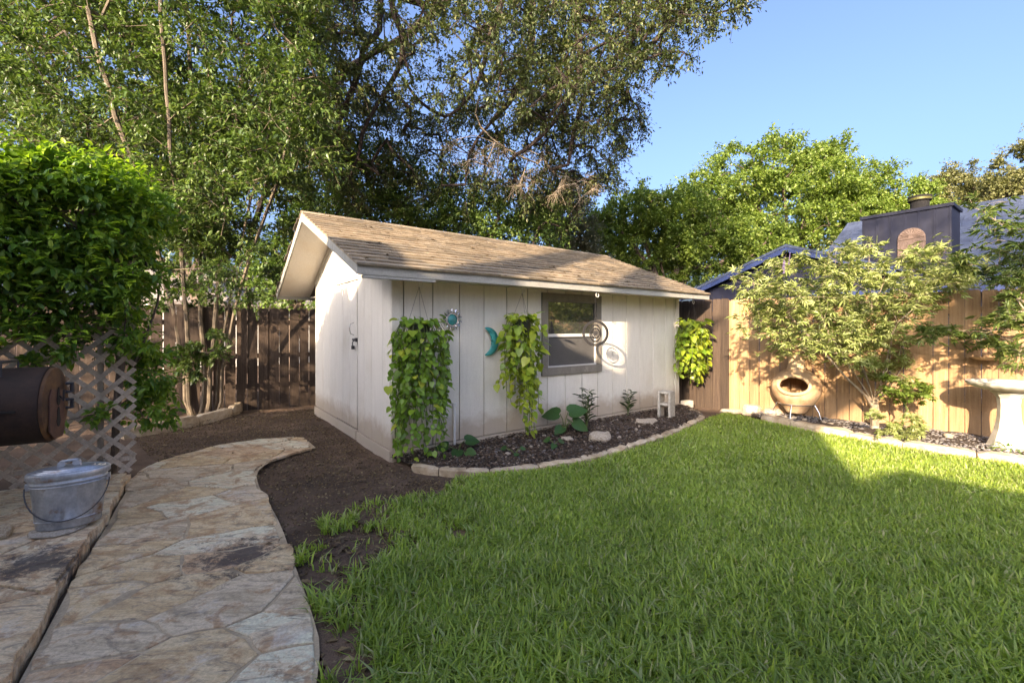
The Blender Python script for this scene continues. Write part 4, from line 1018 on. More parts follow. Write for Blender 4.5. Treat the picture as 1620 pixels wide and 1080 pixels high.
def bgtree(name, label, base_px, d, lb, n, mat, bark=None, per=90, leaf=(.16,.10), rs=(.5,.85), tr=.2, group='trees beyond the fences', **kw):
    x = (base_px-810)/700*d; top = max(lb, key=lambda q: -q[1]); mid = P3(sum(l[0] for l in lb)/len(lb), sum(l[1] for l in lb)/len(lb), d)
    fork = (x*.6+mid[0]*.4, d, mid[2]*.45)
    limbs_ = [[(x, d, -.1), (x+.1, d, mid[2]*.2), fork]]
    for l in lb[:5]:
        dd = l[3] if len(l) > 3 else d; q = P3(l[0], l[1], dd); limbs_.append([fork, ((fork[0]*.5+q[0]*.5)+random.uniform(-.3,.3), (d+dd)/2, fork[2]*.4+q[2]*.6), q])
    return build_tree(name, label, (x, d, 0), limbs_, lobes(lb, int(n*1.5), d, rs, kw.pop('shell', .55)), mat, bark or m_bark, r_base=tr, leaf=leaf, per=per, twigs=6, rtip=.012, group=group, **kw)
bgtree('leafy_tree', 'tallest bright green tree beyond the fence, above the blue gable', 1240, 21, [(1235,262,52),(1165,285,58),(1310,280,58),(1240,330,95),(1120,330,60),(1330,345,70),(1385,305,42),(1395,350,50),(1160,370,60)], 330, m_bright, leaf=(.13,.085), rs=(.5,.9), per=210)
bgtree('leafy_tree', 'round yellow-green tree directly right of the oak branches', 1060, 16, [(1010,345,48),(965,350,36),(1070,355,55),(1030,385,50),(1110,385,55),(1160,400,45),(1085,400,48),(960,385,38),(1200,400,45)], 260, m_bright, leaf=(.10,.07), rs=(.35,.65), per=190)
bgtree('leafy_tree', 'thin green tree rising behind the black chimney', 1440, 18, [(1440,315,30),(1415,345,35),(1455,345,32),(1385,350,30),(1480,350,25)], 80, m_bright, leaf=(.11,.07), rs=(.35,.6), per=150)
bgtree('leafy_tree', 'sparse olive tree far behind the grey roof', 1500, 25, [(1500,300,34),(1540,295,36),(1480,325,30),(1560,330,36),(1520,340,40)], 120, m_olive, leaf=(.14,.08), rs=(.5,.8), per=150)
bgtree('leafy_tree', 'brownish green tree cut by the right edge of the picture', 1650, 21, [(1625,270,42),(1600,310,40),(1680,250,60),(1650,330,60)], 130, m_olive, leaf=(.13,.08), rs=(.5,.8), per=170)
bgtree('leafy_tree', 'dark green branching tree just behind the shed ridge', 745, 11.5, [(600,270,55),(660,320,60),(720,330,60),(790,345,55),(570,330,50),(850,360,45),(640,370,50),(740,375,50),(540,260,45)], 260, m_forest, m_bark_dark, leaf=(.10,.055), rs=(.35,.6), per=80, tr=.16)
bgtree('leafy_tree', 'grey-leaved sunlit tree at the far end of the shed roof', 880, 14, [(880,340,40),(905,365,35),(850,350,35),(900,310,28),(915,395,30)], 110, m_grey_leaf, leaf=(.11,.05), rs=(.35,.6))
bgtree('leafy_tree', 'bright green tree seen between the privet and the shed', 455, 14, [(440,400,48),(490,380,45),(470,440,40),(520,330,50),(420,450,35),(500,450,35),(560,380,40)], 150, m_forest, leaf=(.13,.08), rs=(.4,.7))
bgtree('leafy_tree', 'tall mixed green tree standing behind the privet', 330, 15, [(300,200,90),(200,250,80),(400,250,80),(120,330,70),(250,350,80),(40,300,70),(480,200,70)], 260, m_forest, leaf=(.15,.08), rs=(.5,.8))
bgtree('leafy_tree', 'low shaded tree behind the oak, under the sky gap', 1000, 24, [(960,430,50),(1020,430,45),(1080,430,40),(900,420,45)], 120, m_forest, leaf=(.18,.1), rs=(.5,.8))

# ---- vitex shrub against the fence, and its neighbour at the right edge
vb = (5.02, 6.12, .04)
vl = [[vb, (5.0, 6.08, .35)]]
for q in [(1255,430),(1310,400),(1375,385),(1430,430),(1480,430),(1250,500),(1330,470),(1520,440),(1420,510)]:
    vl.append([(5.0, 6.08, .35), tuple((np.array(P3(*q, random.uniform(5.6,6.3)))*.5+np.array([5.0,6.08,.35])*.5)+np.array([0,0,-.05])), P3(*q, random.uniform(5.4,6.4))])
cl = region([(1195,425),(1240,420),(1300,412),(1345,395),(1378,380),(1400,412),(1450,405),(1500,405),(1535,420),(1530,455),(1490,475),(1470,520),(1420,560),(1360,570),(1310,560),(1235,560),(1205,530),(1185,470)], 170, 5.2, 6.7, (.18,.36))+region([(1300,560),(1440,560),(1430,600),(1340,600)], 10, 5.6, 6.2, (.1,.2))
vt = build_tree('vitex_shrub', 'large sunlit shrub with palmate pale leaves and purple spikes before the tan fence', vb, vl, cl, m_vitex, m_bark_pale, r_base=.05, leaf=(.10,.022), per=34, twigs=5, rtip=.0028, twigtube=True,
           palmate=True, hi=False, pexp=.4, up=.75, droop=.05, cat='shrub')
for (x, y, d) in [(1248,418,5.7),(1239,425,5.7),(1291,408,5.8),(1303,402,5.8),(1240,432,5.6),(1386,390,5.9),(1500,420,5.9)]:
    p = np.array(P3(x, y, d))-np.array(vb); mb = MB()
    for k in range(9):
        z = .018*k; mb.ring((p[0]+z*.1, p[1], p[2]+z), .009*(1-k/11), .005, n=6, m=4)
    mb.build('flower_spike', m_flower if x < 1260 else m_stem, vt)
cb = (7.3, 5.0, .03)
cl = region([(1545,330),(1660,330),(1660,560),(1600,555),(1560,520),(1600,480),(1560,440),(1500,430),(1520,395),(1570,400)], 60, 4.3, 5.6, (.12,.24)) + region([(1560,520),(1620,505),(1640,570),(1570,560)], 6, 4.6, 5.4, (.12,.2))+region([(1455,505),(1530,520),(1560,545),(1470,530)], 9, 5.0, 5.6, (.10,.16))
build_tree('palmate_shrub', 'darker palmate shrub reaching in from the right edge above the bird bath', cb, [[cb, (7.1,4.95,.8), (6.6,5.0,1.9)], [(7.1,4.95,.8), (6.2,5.1,1.4)], [(7.1,4.95,.8), (6.4,4.9,2.5)]], cl, m_vitex_r, m_bark_pale,
           r_base=.05, leaf=(.10,.024), per=22, twigs=5, rtip=.004, twigtube=True, palmate=True, pexp=.4, droop=.1, cat='shrub')
cl = region([(1400,600),(1480,600),(1470,625),(1410,635)], 14, 5.5, 5.9, (.08,.15)); gb_ = (5.05, 5.75, .05)
build_tree('low_shrub', 'small bright green shrub growing beside the vitex trunk', gb_, [[gb_, (5.1,5.72,.35)]], cl, m_bright, m_stem, r_base=.012, leaf=(.065,.026), per=30, twigs=5, rtip=.003, cat='shrub', palmate=True)
cl = region([(1385,655),(1450,655),(1455,690),(1400,690)], 16, 5.2, 5.6, (.06,.12)); gb_ = (4.75, 5.4, .05)
build_tree('low_shrub', 'pale ground-hugging leafy plant at the foot of the vitex', gb_, [[gb_, (4.76,5.38,.12)]], cl, m_vitex, m_stem, r_base=.01, leaf=(.06,.022), per=26, twigs=5, rtip=.003, cat='shrub', palmate=True)

# ------------------------------------------------------------------ lattice, vine
lt = thing('lattice_panel', 'weathered diagonal wood lattice screen at the back of the patio', 'lattice', (-3.5, 4.11, PZ), math.atan2(.6, .8))
LW, LH, pit = 2.6, 2.35, .168
def slat(c, sgn, y):
    # line z = c + sgn*x inside x in [-LW, 0], z in [0, LH]
    pts = []
    for x in (-LW, 0):
        z = c+sgn*x
        if 0 <= z <= LH: pts.append((x, z))
    for z in (0, LH):
        x = (z-c)/sgn
        if -LW < x < 0: pts.append((x, z))
    if len(pts) < 2: return
    pts.sort(); (x0, z0), (x1, z1) = pts[0], pts[-1]; L = math.hypot(x1-x0, z1-z0)
    if L < .05: return
    mb = MB(); mb.box(0, L, y, y+.008, -.019, .019); me = mb.mesh('slat')
    link('slat', me, m_lattice, lt, (x0, 0, z0), (0, -math.atan2(z1-z0, x1-x0), 0))
c = -LW
k = 0
while c < LH+LW:
    slat(c+.02, 1, -.009); slat(c+.05, -1, .001); c += pit
mb = MB(); mb.box(-.26, -.22, .012, .05, -.1, LH+.3).box(-1.9, -1.81, .012, .10, -.1, LH+.5); mb.build('post', m_bark_pale, lt)
mb = MB(); mb.box(-LW, -.0, .012, .03, .10, .14); mb.build('rail', m_lattice, lt)
# vine: mass over the lattice top, in lattice-local x (left) and z
vr = (-3.75, 4.15, .05); ang = math.atan2(.6, .8); ca, sa = math.cos(ang), math.sin(ang)
def LT(x, y, z): return (-3.5+x*ca-y*sa, 4.11+x*sa+y*ca, z)
cl = []
def vtop(x): return 2.72-.28*max(0, x+.1)**1.3*2.2-.05*abs(x+1)
for _ in range(430):
    x = random.uniform(-2.4, .10); zt = vtop(x); zb = 1.22-.25*max(0, x+.2)
    z = zb+(zt-zb)*random.random()**.75; y = random.uniform(-.34, .5)*(1 if z > 1.4 else .6)
    cl.append((*LT(x, y, z), random.uniform(.14,.24)))
for _ in range(100): x = random.uniform(-2.4, .2); cl.append((*LT(x, random.uniform(-.45,.4), vtop(x)+random.uniform(-.1,.08)), random.uniform(.16,.28)))
for _ in range(150): x = random.uniform(-2.4, .1); cl.append((*LT(x, random.uniform(-.42,-.12), random.uniform(1.45+.2*max(0,x+.6), vtop(x)-.1)), random.uniform(.14,.22)))
for _ in range(26): cl.append((*LT(random.uniform(-.05,.22), random.uniform(.05,.5), random.uniform(.5,1.25)), random.uniform(.12,.2)))
for q in [(-.55,-.08,.86),(-.45,-.1,.62),(-.2,-.06,.66),(-.62,-.12,1.1),(-1.1,-.05,.2)]: cl.append((*LT(*q), .12))
vlimb = [[vr, LT(-.1,.03,.9), LT(-.2,.05,1.7), LT(-.4,0,2.4)], [LT(-.2,.05,1.7), LT(-1.0,.05,2.1), LT(-1.9,.02,2.3)], [LT(-.1,.03,.9), LT(.15,.12,1.5), LT(.2,.1,2.1)]]
vine_ = build_tree('climbing_vine', 'dense dark green climbing vine with sunlit top smothering the lattice', vr, vlimb, cl, m_vine, m_bark, r_base=.03, leaf=(.076,.033), per=62, twigs=6, rtip=.003, hi=True, pexp=.35,
           droop=.25, up=.1, cat='vine', leafn='leaves')

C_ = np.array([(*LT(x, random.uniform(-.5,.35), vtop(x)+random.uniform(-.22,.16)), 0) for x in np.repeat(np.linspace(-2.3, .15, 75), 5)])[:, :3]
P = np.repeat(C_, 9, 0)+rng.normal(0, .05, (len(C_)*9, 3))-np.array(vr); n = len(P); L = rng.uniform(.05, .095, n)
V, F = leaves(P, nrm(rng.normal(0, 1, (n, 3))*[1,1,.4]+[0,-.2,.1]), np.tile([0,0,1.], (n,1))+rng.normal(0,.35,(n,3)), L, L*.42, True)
link('brightened_leaves', fastmesh('brightened_leaves', V, F), m_vine_bright, vine_)  # sunlit yellow of the vine top put into the leaf colour
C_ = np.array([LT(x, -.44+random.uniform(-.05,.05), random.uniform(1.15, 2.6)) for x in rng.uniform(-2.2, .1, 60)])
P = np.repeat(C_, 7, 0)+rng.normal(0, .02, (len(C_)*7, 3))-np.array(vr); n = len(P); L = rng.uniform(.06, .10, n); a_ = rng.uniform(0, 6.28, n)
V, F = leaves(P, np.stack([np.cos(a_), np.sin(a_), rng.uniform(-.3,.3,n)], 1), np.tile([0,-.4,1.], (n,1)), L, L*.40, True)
link('brightened_leaves', fastmesh('brightened_leaves', V, F), m_vine_bright, vine_)  # bright sprigs scattered over the dark front, lightening it by colour
# ------------------------------------------------------------------ smoker, bucket
sm = thing('barrel_smoker', 'rusty horizontal barrel smoker standing on the patio at the left edge', 'smoker', (-3.3, 3.2, PZ), R(31))
zc = .775; RR = .268
rotx = Matrix.Translation((0, 0, zc)) @ Matrix.Rotation(R(-90), 4, 'Y')
mb = MB(); mb.lathe([(RR, 0.02), (RR+.004, .03), (RR, .05), (RR, 1.25)], n=40, M=rotx); mb.build('barrel', m_rust, sm, smooth=True)
mb = MB(); mb.lathe([(RR-.005, .018), (RR-.01, 0), (RR-.05, -.012), (0, -.015)], n=40, M=rotx); mb.build('end_cap', m_rust_o, sm, smooth=True)
mb = MB(); mb.prism([(-.19, zc-.17), (-.10, zc-.24), (.06, zc-.245), (.10, zc-.2), (.10, zc+.09), (-.15, zc+.12), (-.19, zc+.06)], .014, .022, lambda u, v, t: (t, u, v)); dd_ = mb.build('fire_door', m_rust_d, sm, bevel=.002)
for zz, rr in ((.055, .038), (-.09, .042)):
    mb = MB(); pts = [(.0+rr*math.cos(a)*(1 if math.sin(a) < 0 else .7), zc+zz+rr*1.7*math.sin(a)) for a in np.linspace(0, 6.28, 17)[:-1]]
    mb.prism(pts, .0225, .0245, lambda u, v, t: (t, u-.03, v)); mb.build('vent_hole', m_dark, dd_)
mb = MB(); mb.tube([(.03,-.03,zc+.06),(.05,-.03,zc+.02),(.05,-.03,zc+.10)], .006, 6); mb.build('vent_knob', m_wire, dd_)
for zz in (.10, -.02): MB().tube([(.02,.12,zc+zz-.03),(.055,.13,zc+zz-.03),(.055,.13,zc+zz+.03),(.02,.12,zc+zz+.03)], .014, 6).build('hinge', m_wire, sm)
mb = MB()
for a in np.linspace(-.9, .9, 25): 
    pass
MB().box(-1.1, -.12, -RR-.012, -RR-.002, zc-.012, zc+.0).build('lid_seam', m_dark, sm)
mb = MB()
for yy in np.linspace(-.16, .1, 8): mb.tube([(-1.05, yy, zc+RR+.045), (-.22, yy, zc+RR+.045)], .003, 4)
for xx in np.linspace(-1.05, -.22, 4): mb.tube([(xx, -.16, zc+RR+.040), (xx, .1, zc+RR+.040)], .004, 4)
for xx in (-1.05, -.22): mb.tube([(xx, -.16, zc+RR-.05), (xx, -.16, zc+RR+.045), (xx, .1, zc+RR+.045), (xx, .1, zc+RR-.03)], .005, 5)
mb.build('warming_rack', m_wire, sm)
for xx in (-.45, -1.15):
    for yy in (-.2, .2): MB().tube([(xx, yy*.8, zc-.2), (xx, yy*1.3, .0)], .018, 6).build('leg', m_rust, sm)
bk = thing('ash_bucket', 'dented oval galvanised bucket with lid standing on the patio corner', 'bucket', (-2.93, 2.93, PZ+.03), R(36))
prof = [(.155, 0), (.158, .008), (.160, .045), (.164, .05), (.164, .056), (.172, .16), (.184, .285), (.19, .29), (.19, .302), (.185, .308), (.187, .33), (.19, .335)]
dent = lambda t, j: 1-.05*math.exp(-((t-4.6)/.35)**2)*(1 if 3 < j < 7 else 0)
mb = MB(); mb.lathe(prof, n=48, sy=.62, wob=dent); mb.ring((0,0,.296), .19, .0045, n=48, sy=.62).ring((0,0,.275), .186, .004, n=48, sy=.62).ring((0,0,.052), .163, .004, n=48, sy=.62); mb.build('body', m_galv, bk, smooth=True)
mb = MB(); lp = [(.200, .318), (.204, .324), (.204, .352), (.198, .360), (.18, .362), (.175, .368), (.155, .366), (.15, .372), (.13, .370), (.125, .376), (.1, .374), (.05, .378), (0, .378)]
mb.lathe(lp, n=48, sy=.64); mb.build('lid', m_galv, bk, smooth=True)
mb = MB(); mb.tube([(-.05,0,.372),(-.05,0,.40),(-.035,0,.415),(.035,0,.415),(.05,0,.40),(.05,0,.372)], .009, 8); mb.tube([(-.035,-.02,.40),(-.035,.02,.40)], .02, 8).tube([(.035,-.02,.40),(.035,.02,.40)], .02, 8); mb.build('lid_handle', m_galv, bk, smooth=True)
for s_ in (-1, 1): MB().box(s_*.19-.012, s_*.19+.012, -.02, .02, .255, .30).build('ear', m_galv, bk, bevel=.003)
pts = [(.20*math.cos(a), -.03-.115*math.sin(a), .275-.21*math.sin(a)) for a in np.linspace(0, math.pi, 20)]; mb = MB(); mb.tube(pts, .004, 6); mb.build('bail_handle', m_wire, bk, smooth=True)
# ------------------------------------------------------------------ stones and rocks
def rock(name, label, loc, s, mat, rz=0, cat='rock', seed=0):
    bm = bmesh.new(); bmesh.ops.create_icosphere(bm, subdivisions=3, radius=1)
    for v in bm.verts:
        q = Vector(v.co)*1.6+Vector((seed*3.1, seed, 0)); from mathutils import noise as nz
        k = 1+.28*nz.noise(q)+.14*nz.noise(q*2.6)+.05*nz.noise(q*7); v.co = v.co*k
        v.co.x = max(min(v.co.x, .92), -.92); v.co.z = min(v.co.z, .75)
    me = bpy.data.meshes.new(name); bm.to_mesh(me); bm.free(); me.shade_smooth(); me.set_sharp_from_angle(angle=R(28))
    o = link(name, me, mat, None, loc, (0, 0, rz), s); return tag(o, label, cat)
rock('flat_stone', 'thin pale flat stone under the galvanised bucket', (-2.95, 2.88, PZ+.012), (.15, .11, .018), m_rock, .6, 'stone', 1)
x, y, _ = G(949, 702); rock('boulder', 'biggest cream boulder in the pebble bed near the middle', (x, y, .08), (.145, .09, .085), m_rock, .2, seed=2)
x, y, _ = G(1022, 674); rock('rock', 'low flat pale rock between the slender plant and the concrete block', (x, y, .06), (.19, .10, .055), m_rock, .5, seed=3)
x, y, _ = G(897, 702); rock('rock', 'small white sliver of rock left of the cream boulder', (x, y, .06), (.09, .04, .03), m_rock, -.5, seed=4)
x, y, _ = G(1190, 655); rock('rock', 'rough sunlit rock left of the chiminea at the fence foot', (x+.02, y+.05, .05), (.16, .12, .13), m_rock, .3, seed=5)
x, y, _ = G(1222, 658); rock('rock', 'pale rock under the wire leg of the chiminea', (x+.02, y+.02, .05), (.16, .13, .09), m_rock, .9, seed=6)
x, y, _ = G(1160, 652); rock('rock', 'low tan rock at the foot of the fence beyond the lawn', (x, y+.05, .0), (.22, .10, .06), m_rock, .1, seed=7)
rock('stone', 'rounded brown stone at the left edge of the patio', (-3.22, 2.78, PZ+.04), (.07,.06,.05), m_kerb, 0, 'stone', 8)
# concrete block
bx_, by_, _ = G(1054, 664); cbk = thing('concrete_block', 'upright two-hole concrete block standing at the end of the bed', 'concrete block', (bx_, by_, .045), R(-40))
mb = MB(); w2 = .1; hh = .40
mb.box(-w2, -w2+.035, -.1, .1, 0, hh).box(w2-.035, w2, -.1, .1, 0, hh)
for z0, z1 in ((.0, .0), (.185, .22), (hh-.035, hh)):
    if z1 > z0: mb.box(-w2+.035, w2-.035, -.1, .1, z0, z1)
mb.build('shell', m_block, cbk, bevel=.006)
x, y = SH(5.36, -.1)[:2]; o = MB().box(-.1, .1, -.06, .06, 0, .13).build('concrete_paver', m_block, None, bevel=.008); o.location = (x+.03, y-.02, 0); o.rotation_euler = (0, 0, .5)
tag(o, 'small grey concrete paver behind the upright block at the shed corner', 'paver')

# ------------------------------------------------------------------ bed plants
def big_leaf_plant(label, base, leaves_, size):
    rt = thing('broad_leaf_plant', label, 'plant', base)
    me = heart(); me.materials.append(m_big)
    for (dx, dy, dz, yaw, pitch, s) in leaves_:
        MB().tube([(0,0,0), (dx*.4, dy*.4, dz*.7), (dx, dy, dz)], [.008, .006, .005], 6).build('stem', m_stem, rt, smooth=True)
        link('leaf', me, None, rt, (dx, dy, dz), (pitch, (-1 if math.sin(yaw) > 0 else 1)*.75*abs(math.sin(yaw)), yaw), s*size)
    return rt
x, y, _ = G(893, 690)
big_leaf_plant('broad dark green elephant-ear plant in the bed below the window', (x, y, .04), [(-.06,-.02,.26, 1.3,-.25,1.05), (.05,.02,.27,-1.25,.1,1.1), (.1,-.02,.16,-1.9,-.7,1.0), (-.03,-.05,.10,2.6,-.6,.7), (.07,.05,.14,-.7,-.3,.7)], .25)
x, y, _ = G(724, 722)
big_leaf_plant('low heart-leaved plant at the white pipe by the shed corner', (x, y, .03), [(-.1,-.02,.09, 1.5,-.3,.8), (.08,.0,.15,-1.2,-.2,.9), (.02,-.08,.07,3.0,-.5,.8), (-.16,.05,.08,1.0,-.3,.7), (.1,-.1,.06,-2.2,-.3,.7)], .2)
x, y, _ = G(815, 725)
big_leaf_plant('small sprawling sprout with few leaves near the kerb', (x, y, .04), [(-.1,.05,.06, 1.2,-.3,.8), (.06,.0,.07,-1.2,-.3,.7), (.02,-.08,.04,2.8,-.5,.7)], .10)
x, y, _ = G(877, 712)
big_leaf_plant('small blue-green sprout left of the cream boulder', (x, y, .04), [(-.05,.02,.08, 1.2,-.4,1), (.05,.0,.07,-1.2,-.4,1), (.0,-.06,.05,2.8,-.5,.9)], .10)
def slender(label, px, py, h, n, nm='slender_plant'):
    x, y, _ = G(px, py); rt = thing(nm, label, 'plant', (x, y, .04)); st = MB(); Ps, Ds = [], []
    for k in range(n):
        a = random.uniform(0, 6.28); hh = h*random.uniform(.6, 1); tx, ty = .12*math.cos(a)*random.random(), .12*math.sin(a)*random.random()
        st.tube([(0,0,0), (tx*.5, ty*.5, hh*.55), (tx, ty, hh)], [.005, .004, .002], 5)
        for j in range(13):
            t = .2+.8*j/13; b_ = j*2.4+a; Ps.append((tx*t, ty*t, hh*t)); Ds.append((math.cos(b_), math.sin(b_), .95-.6*t))
    P = np.array(Ps); D = np.array(Ds); n_ = len(P); L = rng.uniform(.10, .17, n_)
    V, F = leaves(P, D, np.tile([0,0,1.], (n_,1)), L, L*.13, True)
    st.build('stems', m_stem, rt); link('leaves', fastmesh('leaves', V, F), m_slender, rt)
slender('slender-leaved dark plant right of the elephant-ear plant', 928, 683, .56, 5)
slender('slender-leaved dark plant in front of the last siding boards', 993, 662, .48, 3)
def tuft(label, loc, n, L, wd, mat, nm='strap_leaf_plant'):
    rt = thing(nm, label, 'plant', loc); mb = MB()
    for k in range(n):
        a = random.uniform(0, 6.28); l = L*random.uniform(.6, 1.1); el = random.uniform(.5, 1.2); w_ = wd; pts = []
        ca_, sa_ = math.cos(a), math.sin(a); b0 = len(mb.v)
        for j in range(5):
            t = j/4; r_ = l*t*math.cos(el)+.0; z = l*(math.sin(el)*t-.55*t*t); ww = w_*(1-t**2)*.5+.001
            mb.v += [(r_*ca_-sa_*ww, r_*sa_+ca_*ww, z), (r_*ca_+sa_*ww, r_*sa_-ca_*ww, z)]
        for j in range(4): mb.f.append((b0+2*j, b0+2*j+1, b0+2*j+3, b0+2*j+2))
    me = mb.mesh('leaves'); link('leaves', me, mat, rt)
x, y, _ = G(1612, 722)
tuft('strap-leaved green clump by the bird bath foot at the right edge', (x, y+.1, .04), 34, .30, .022, m_slender_b if 'm_slender_b' in globals() else m_vine)
for i, (px, py, lab) in enumerate([(1345, 664, 'tiny green sprout in the gravel near the fence shadow'), (1378, 668, 'tiny green sprout in the gravel left of the vitex trunk'), (1176, 644, 'small weed at the foot of the tan fence')]):
    x, y, _ = G(px, py); tuft(lab, (x, y-.02, .03), 10, .10, .02, m_bright, 'weed')

# ------------------------------------------------------------------ chiminea
cx_, cy_ = 4.38, 6.82
ch = thing('chiminea', 'round terracotta chiminea with open mouth on a wire stand by the fence', 'chiminea', (cx_, cy_, .05), 0)
prof = [(.12,.06),(.135,.075),(.17,.14),(.24,.22),(.30,.31),(.33,.40),(.335,.49),(.315,.57),(.265,.64),(.19,.69),(.125,.73),(.11,.80),(.108,.90),(.125,.93),(.125,.95),(.10,.95),(.095,.90)]
pr2 = []
for i in range(len(prof)-1):
    for k in range(3): t = k/3; pr2.append((prof[i][0]*(1-t)+prof[i+1][0]*t, prof[i][1]*(1-t)+prof[i+1][1]*t))
mb = MB(); mb.lathe(pr2+[prof[-1]], n=56)
md = Vector((-.60, -.72, .22)).normalized(); cc = Vector((0, 0, .42))
sd = md.cross(Vector((0, 0, 1))).normalized(); upv = sd.cross(md)
def mo(p): q = Vector(p)-cc; return q.dot(sd)/.205, (q.dot(upv)-.02)/.135, q.dot(md)
keep = []
for f in mb.f:
    c = sum((Vector(mb.v[i]) for i in f), Vector())/len(f); a, b_, d_ = mo(c)
    if d_ > 0 and a*a+b_*b_ < 1: continue
    if len(f) > 10: continue
    keep.append(f)
mb.f = keep; body = mb.build('body', m_terra, ch, smooth=True)
sol = body.modifiers.new('thickness', 'SOLIDIFY'); sol.thickness = .022; sol.offset = -1
mb = MB(); pts = []
for k in range(41):
    a = 2*math.pi*k/40; q = cc+sd*(.205*math.cos(a))+upv*(.135*math.sin(a)+.02)
    # push the lip onto the bulge
    rr = math.sqrt(max(.0, .318**2-(.205*math.cos(a))**2-(.135*math.sin(a)*.9)**2)); pts.append(q+md*(rr+.02))
mb.tube(pts, .026, 8, False); mb.build('mouth_rim', m_terra, ch, smooth=True)
mb = MB(); mb.ring((0, 0, .205), .245, .006, n=32)
for a in (.4, 2.5, 3.9, 5.4): mb.tube([(.245*math.cos(a), .245*math.sin(a), .205), (.30*math.cos(a), .30*math.sin(a), .10), (.33*math.cos(a), .33*math.sin(a), -.02)], .007, 6)
mb.build('wire_stand', m_silver, ch, smooth=True)

# ------------------------------------------------------------------ bird bath, dish on fence
bb = thing('bird_bath', 'pale concrete bird bath on a flared pedestal at the right edge', 'bird bath', (5.66, 5.04, .03), 0)
mb = MB(); mb.lathe([(.185,0),(.185,.03),(.175,.045),(.15,.12),(.118,.22),(.098,.36),(.092,.50),(.10,.58),(.125,.62),(.15,.645),(.15,.66),(.10,.665)], n=8); mb.build('pedestal', m_conc, bb, smooth=False, bevel=.006, seg=2)
def pet(t, j): return 1+(.018*math.cos(t*20) if 1 < j < 5 else 0)
mb = MB(); mb.lathe([(.10,.66),(.16,.665),(.25,.685),(.32,.715),(.345,.738),(.352,.752),(.352,.764),(.335,.766),(.31,.75),(.22,.715),(.0,.70)], n=80, wob=pet); mb.build('bowl', m_conc, bb, smooth=True)
# shallow dish hung on the fence
q = FR(3.18, .10); dsh = thing('hanging_dish', 'shallow terracotta dish fixed high on the tan fence above the bird bath', 'dish', (q[0], q[1], 1.02), math.atan2(FD[1], FD[0]))
mb = MB(); mb.lathe([(.0,-.01),(.10,-.008),(.15,.012),(.16,.03),(.155,.03),(.14,.014),(.0,0)], n=32); mb.build('dish', m_terra, dsh, smooth=True)
MB().tube([(0,.12,.0),(0,.05,-.02),(0,.0,-.012)], .006, 6).build('bracket', m_wire, dsh)

# ------------------------------------------------------------------ blue house beyond the right fence
VX, VY = -UY, UX     # along its front wall, away from the camera
HQ = (9.14, 10.0)
bh = thing('blue_house', 'navy house with grey shingle roof and box chimney beyond the tan fence', 'house', (HQ[0], HQ[1], 0), math.atan2(-VY, -VX))
# local x = towards the camera side (right in the picture), y = towards -u?  make local y away from us
ang_h = math.atan2(-VY, -VX)
lx = Vector((math.cos(ang_h), math.sin(ang_h))); ly = Vector((-math.sin(ang_h), math.cos(ang_h)))   # ly should be +u
sg = 1 if ly.dot(Vector((UX, UY))) > 0 else -1
def HB(x0, x1, y0, y1, z0, z1): return MB().box(x0, x1, min(sg*y0, sg*y1), max(sg*y0, sg*y1), z0, z1)
HB(-5.2, 4.0, 0, 7.0, -.1, 2.25).build('wall', m_blue, bh)
sl_h = (4.65-2.3)/3.9
def HP(poly, a, b_, mat, name, par=None, swap=False):
    return MB().prism([(sg*u_, v_) for u_, v_ in poly], a, b_, lambda u, v, t: (t, u, v)).build(name, mat, par or bh)
hroof = HP([(-.45, 2.22), (3.5, 4.62), (7.4, 2.22), (7.4, 2.30), (3.5, 4.70), (-.45, 2.30)], -2.3, 4.5, m_slate, 'roof')
HP([(0, 2.2), (3.5, 4.6), (7.0, 2.2)], -2.15, -2.1, m_blue, 'gable_wall')
# shingle courses of the slope that faces us
a_h = math.atan2(2.4, 3.95); Lh = math.hypot(3.95, 2.4); nch = 22
tab = MB(); tab.box(.003, .597, 0, Lh/nch+.02, 0, .012); tab = tab.mesh('shingle'); tab.materials.append(m_slate)
cnt_ = 0
for c in range(nch):
    y0 = c*Lh/nch; x = -2.3; first = c % 2
    while x < 4.4 and cnt_ < 297:
        o = link('shingle', tab, None, hroof, (x, sg*(-.45+y0*math.cos(a_h)), 2.305+y0*math.sin(a_h)+random.uniform(0, .006)), (sg*a_h, 0, 0) if sg > 0 else (-a_h, 0, 0)); cnt_ += 1; o.scale.x = .5 if first else 1; x += .3 if first else .6; first = 0
        if sg < 0: o.scale.y = -1
HB(-2.3, 4.5, -.47, -.45, 2.14, 2.30).build('fascia', m_bluetrim, bh)
# chimney box
chx0, chx1 = -.955, .594
chim = HB(chx0, chx1, -.15, .75, 2.2, 4.02).build('chimney', m_blue, bh)
HB(chx0-.04, chx1+.04, -.19, .79, 4.02, 4.09).build('cap', m_blue, chim)
for i in range(7):
    x = chx0+.02+i*(chx1-chx0-.04)/6; HB(x-.015, x+.015, -.165, -.15, 2.3, 4.01).build('batten', m_blue, chim)
fl = MB(); fl.lathe([(.17, 4.09), (.17, 4.33)], (-.0, sg*.3, 0), 24); fl.lathe([(.21, 4.33), (.21, 4.40), (.215, 4.44), (.0, 4.46)], (-.0, sg*.3, 0), 24); fl.build('flue', m_dark, chim, smooth=True)
fl = MB(); fl.lathe([(.212, 4.345), (.212, 4.39)], (0, sg*.3, 0), 24); fl.build('flue_band', plain('tarnished_brass', (.14,.13,.03), .5, .3), chim, smooth=True)
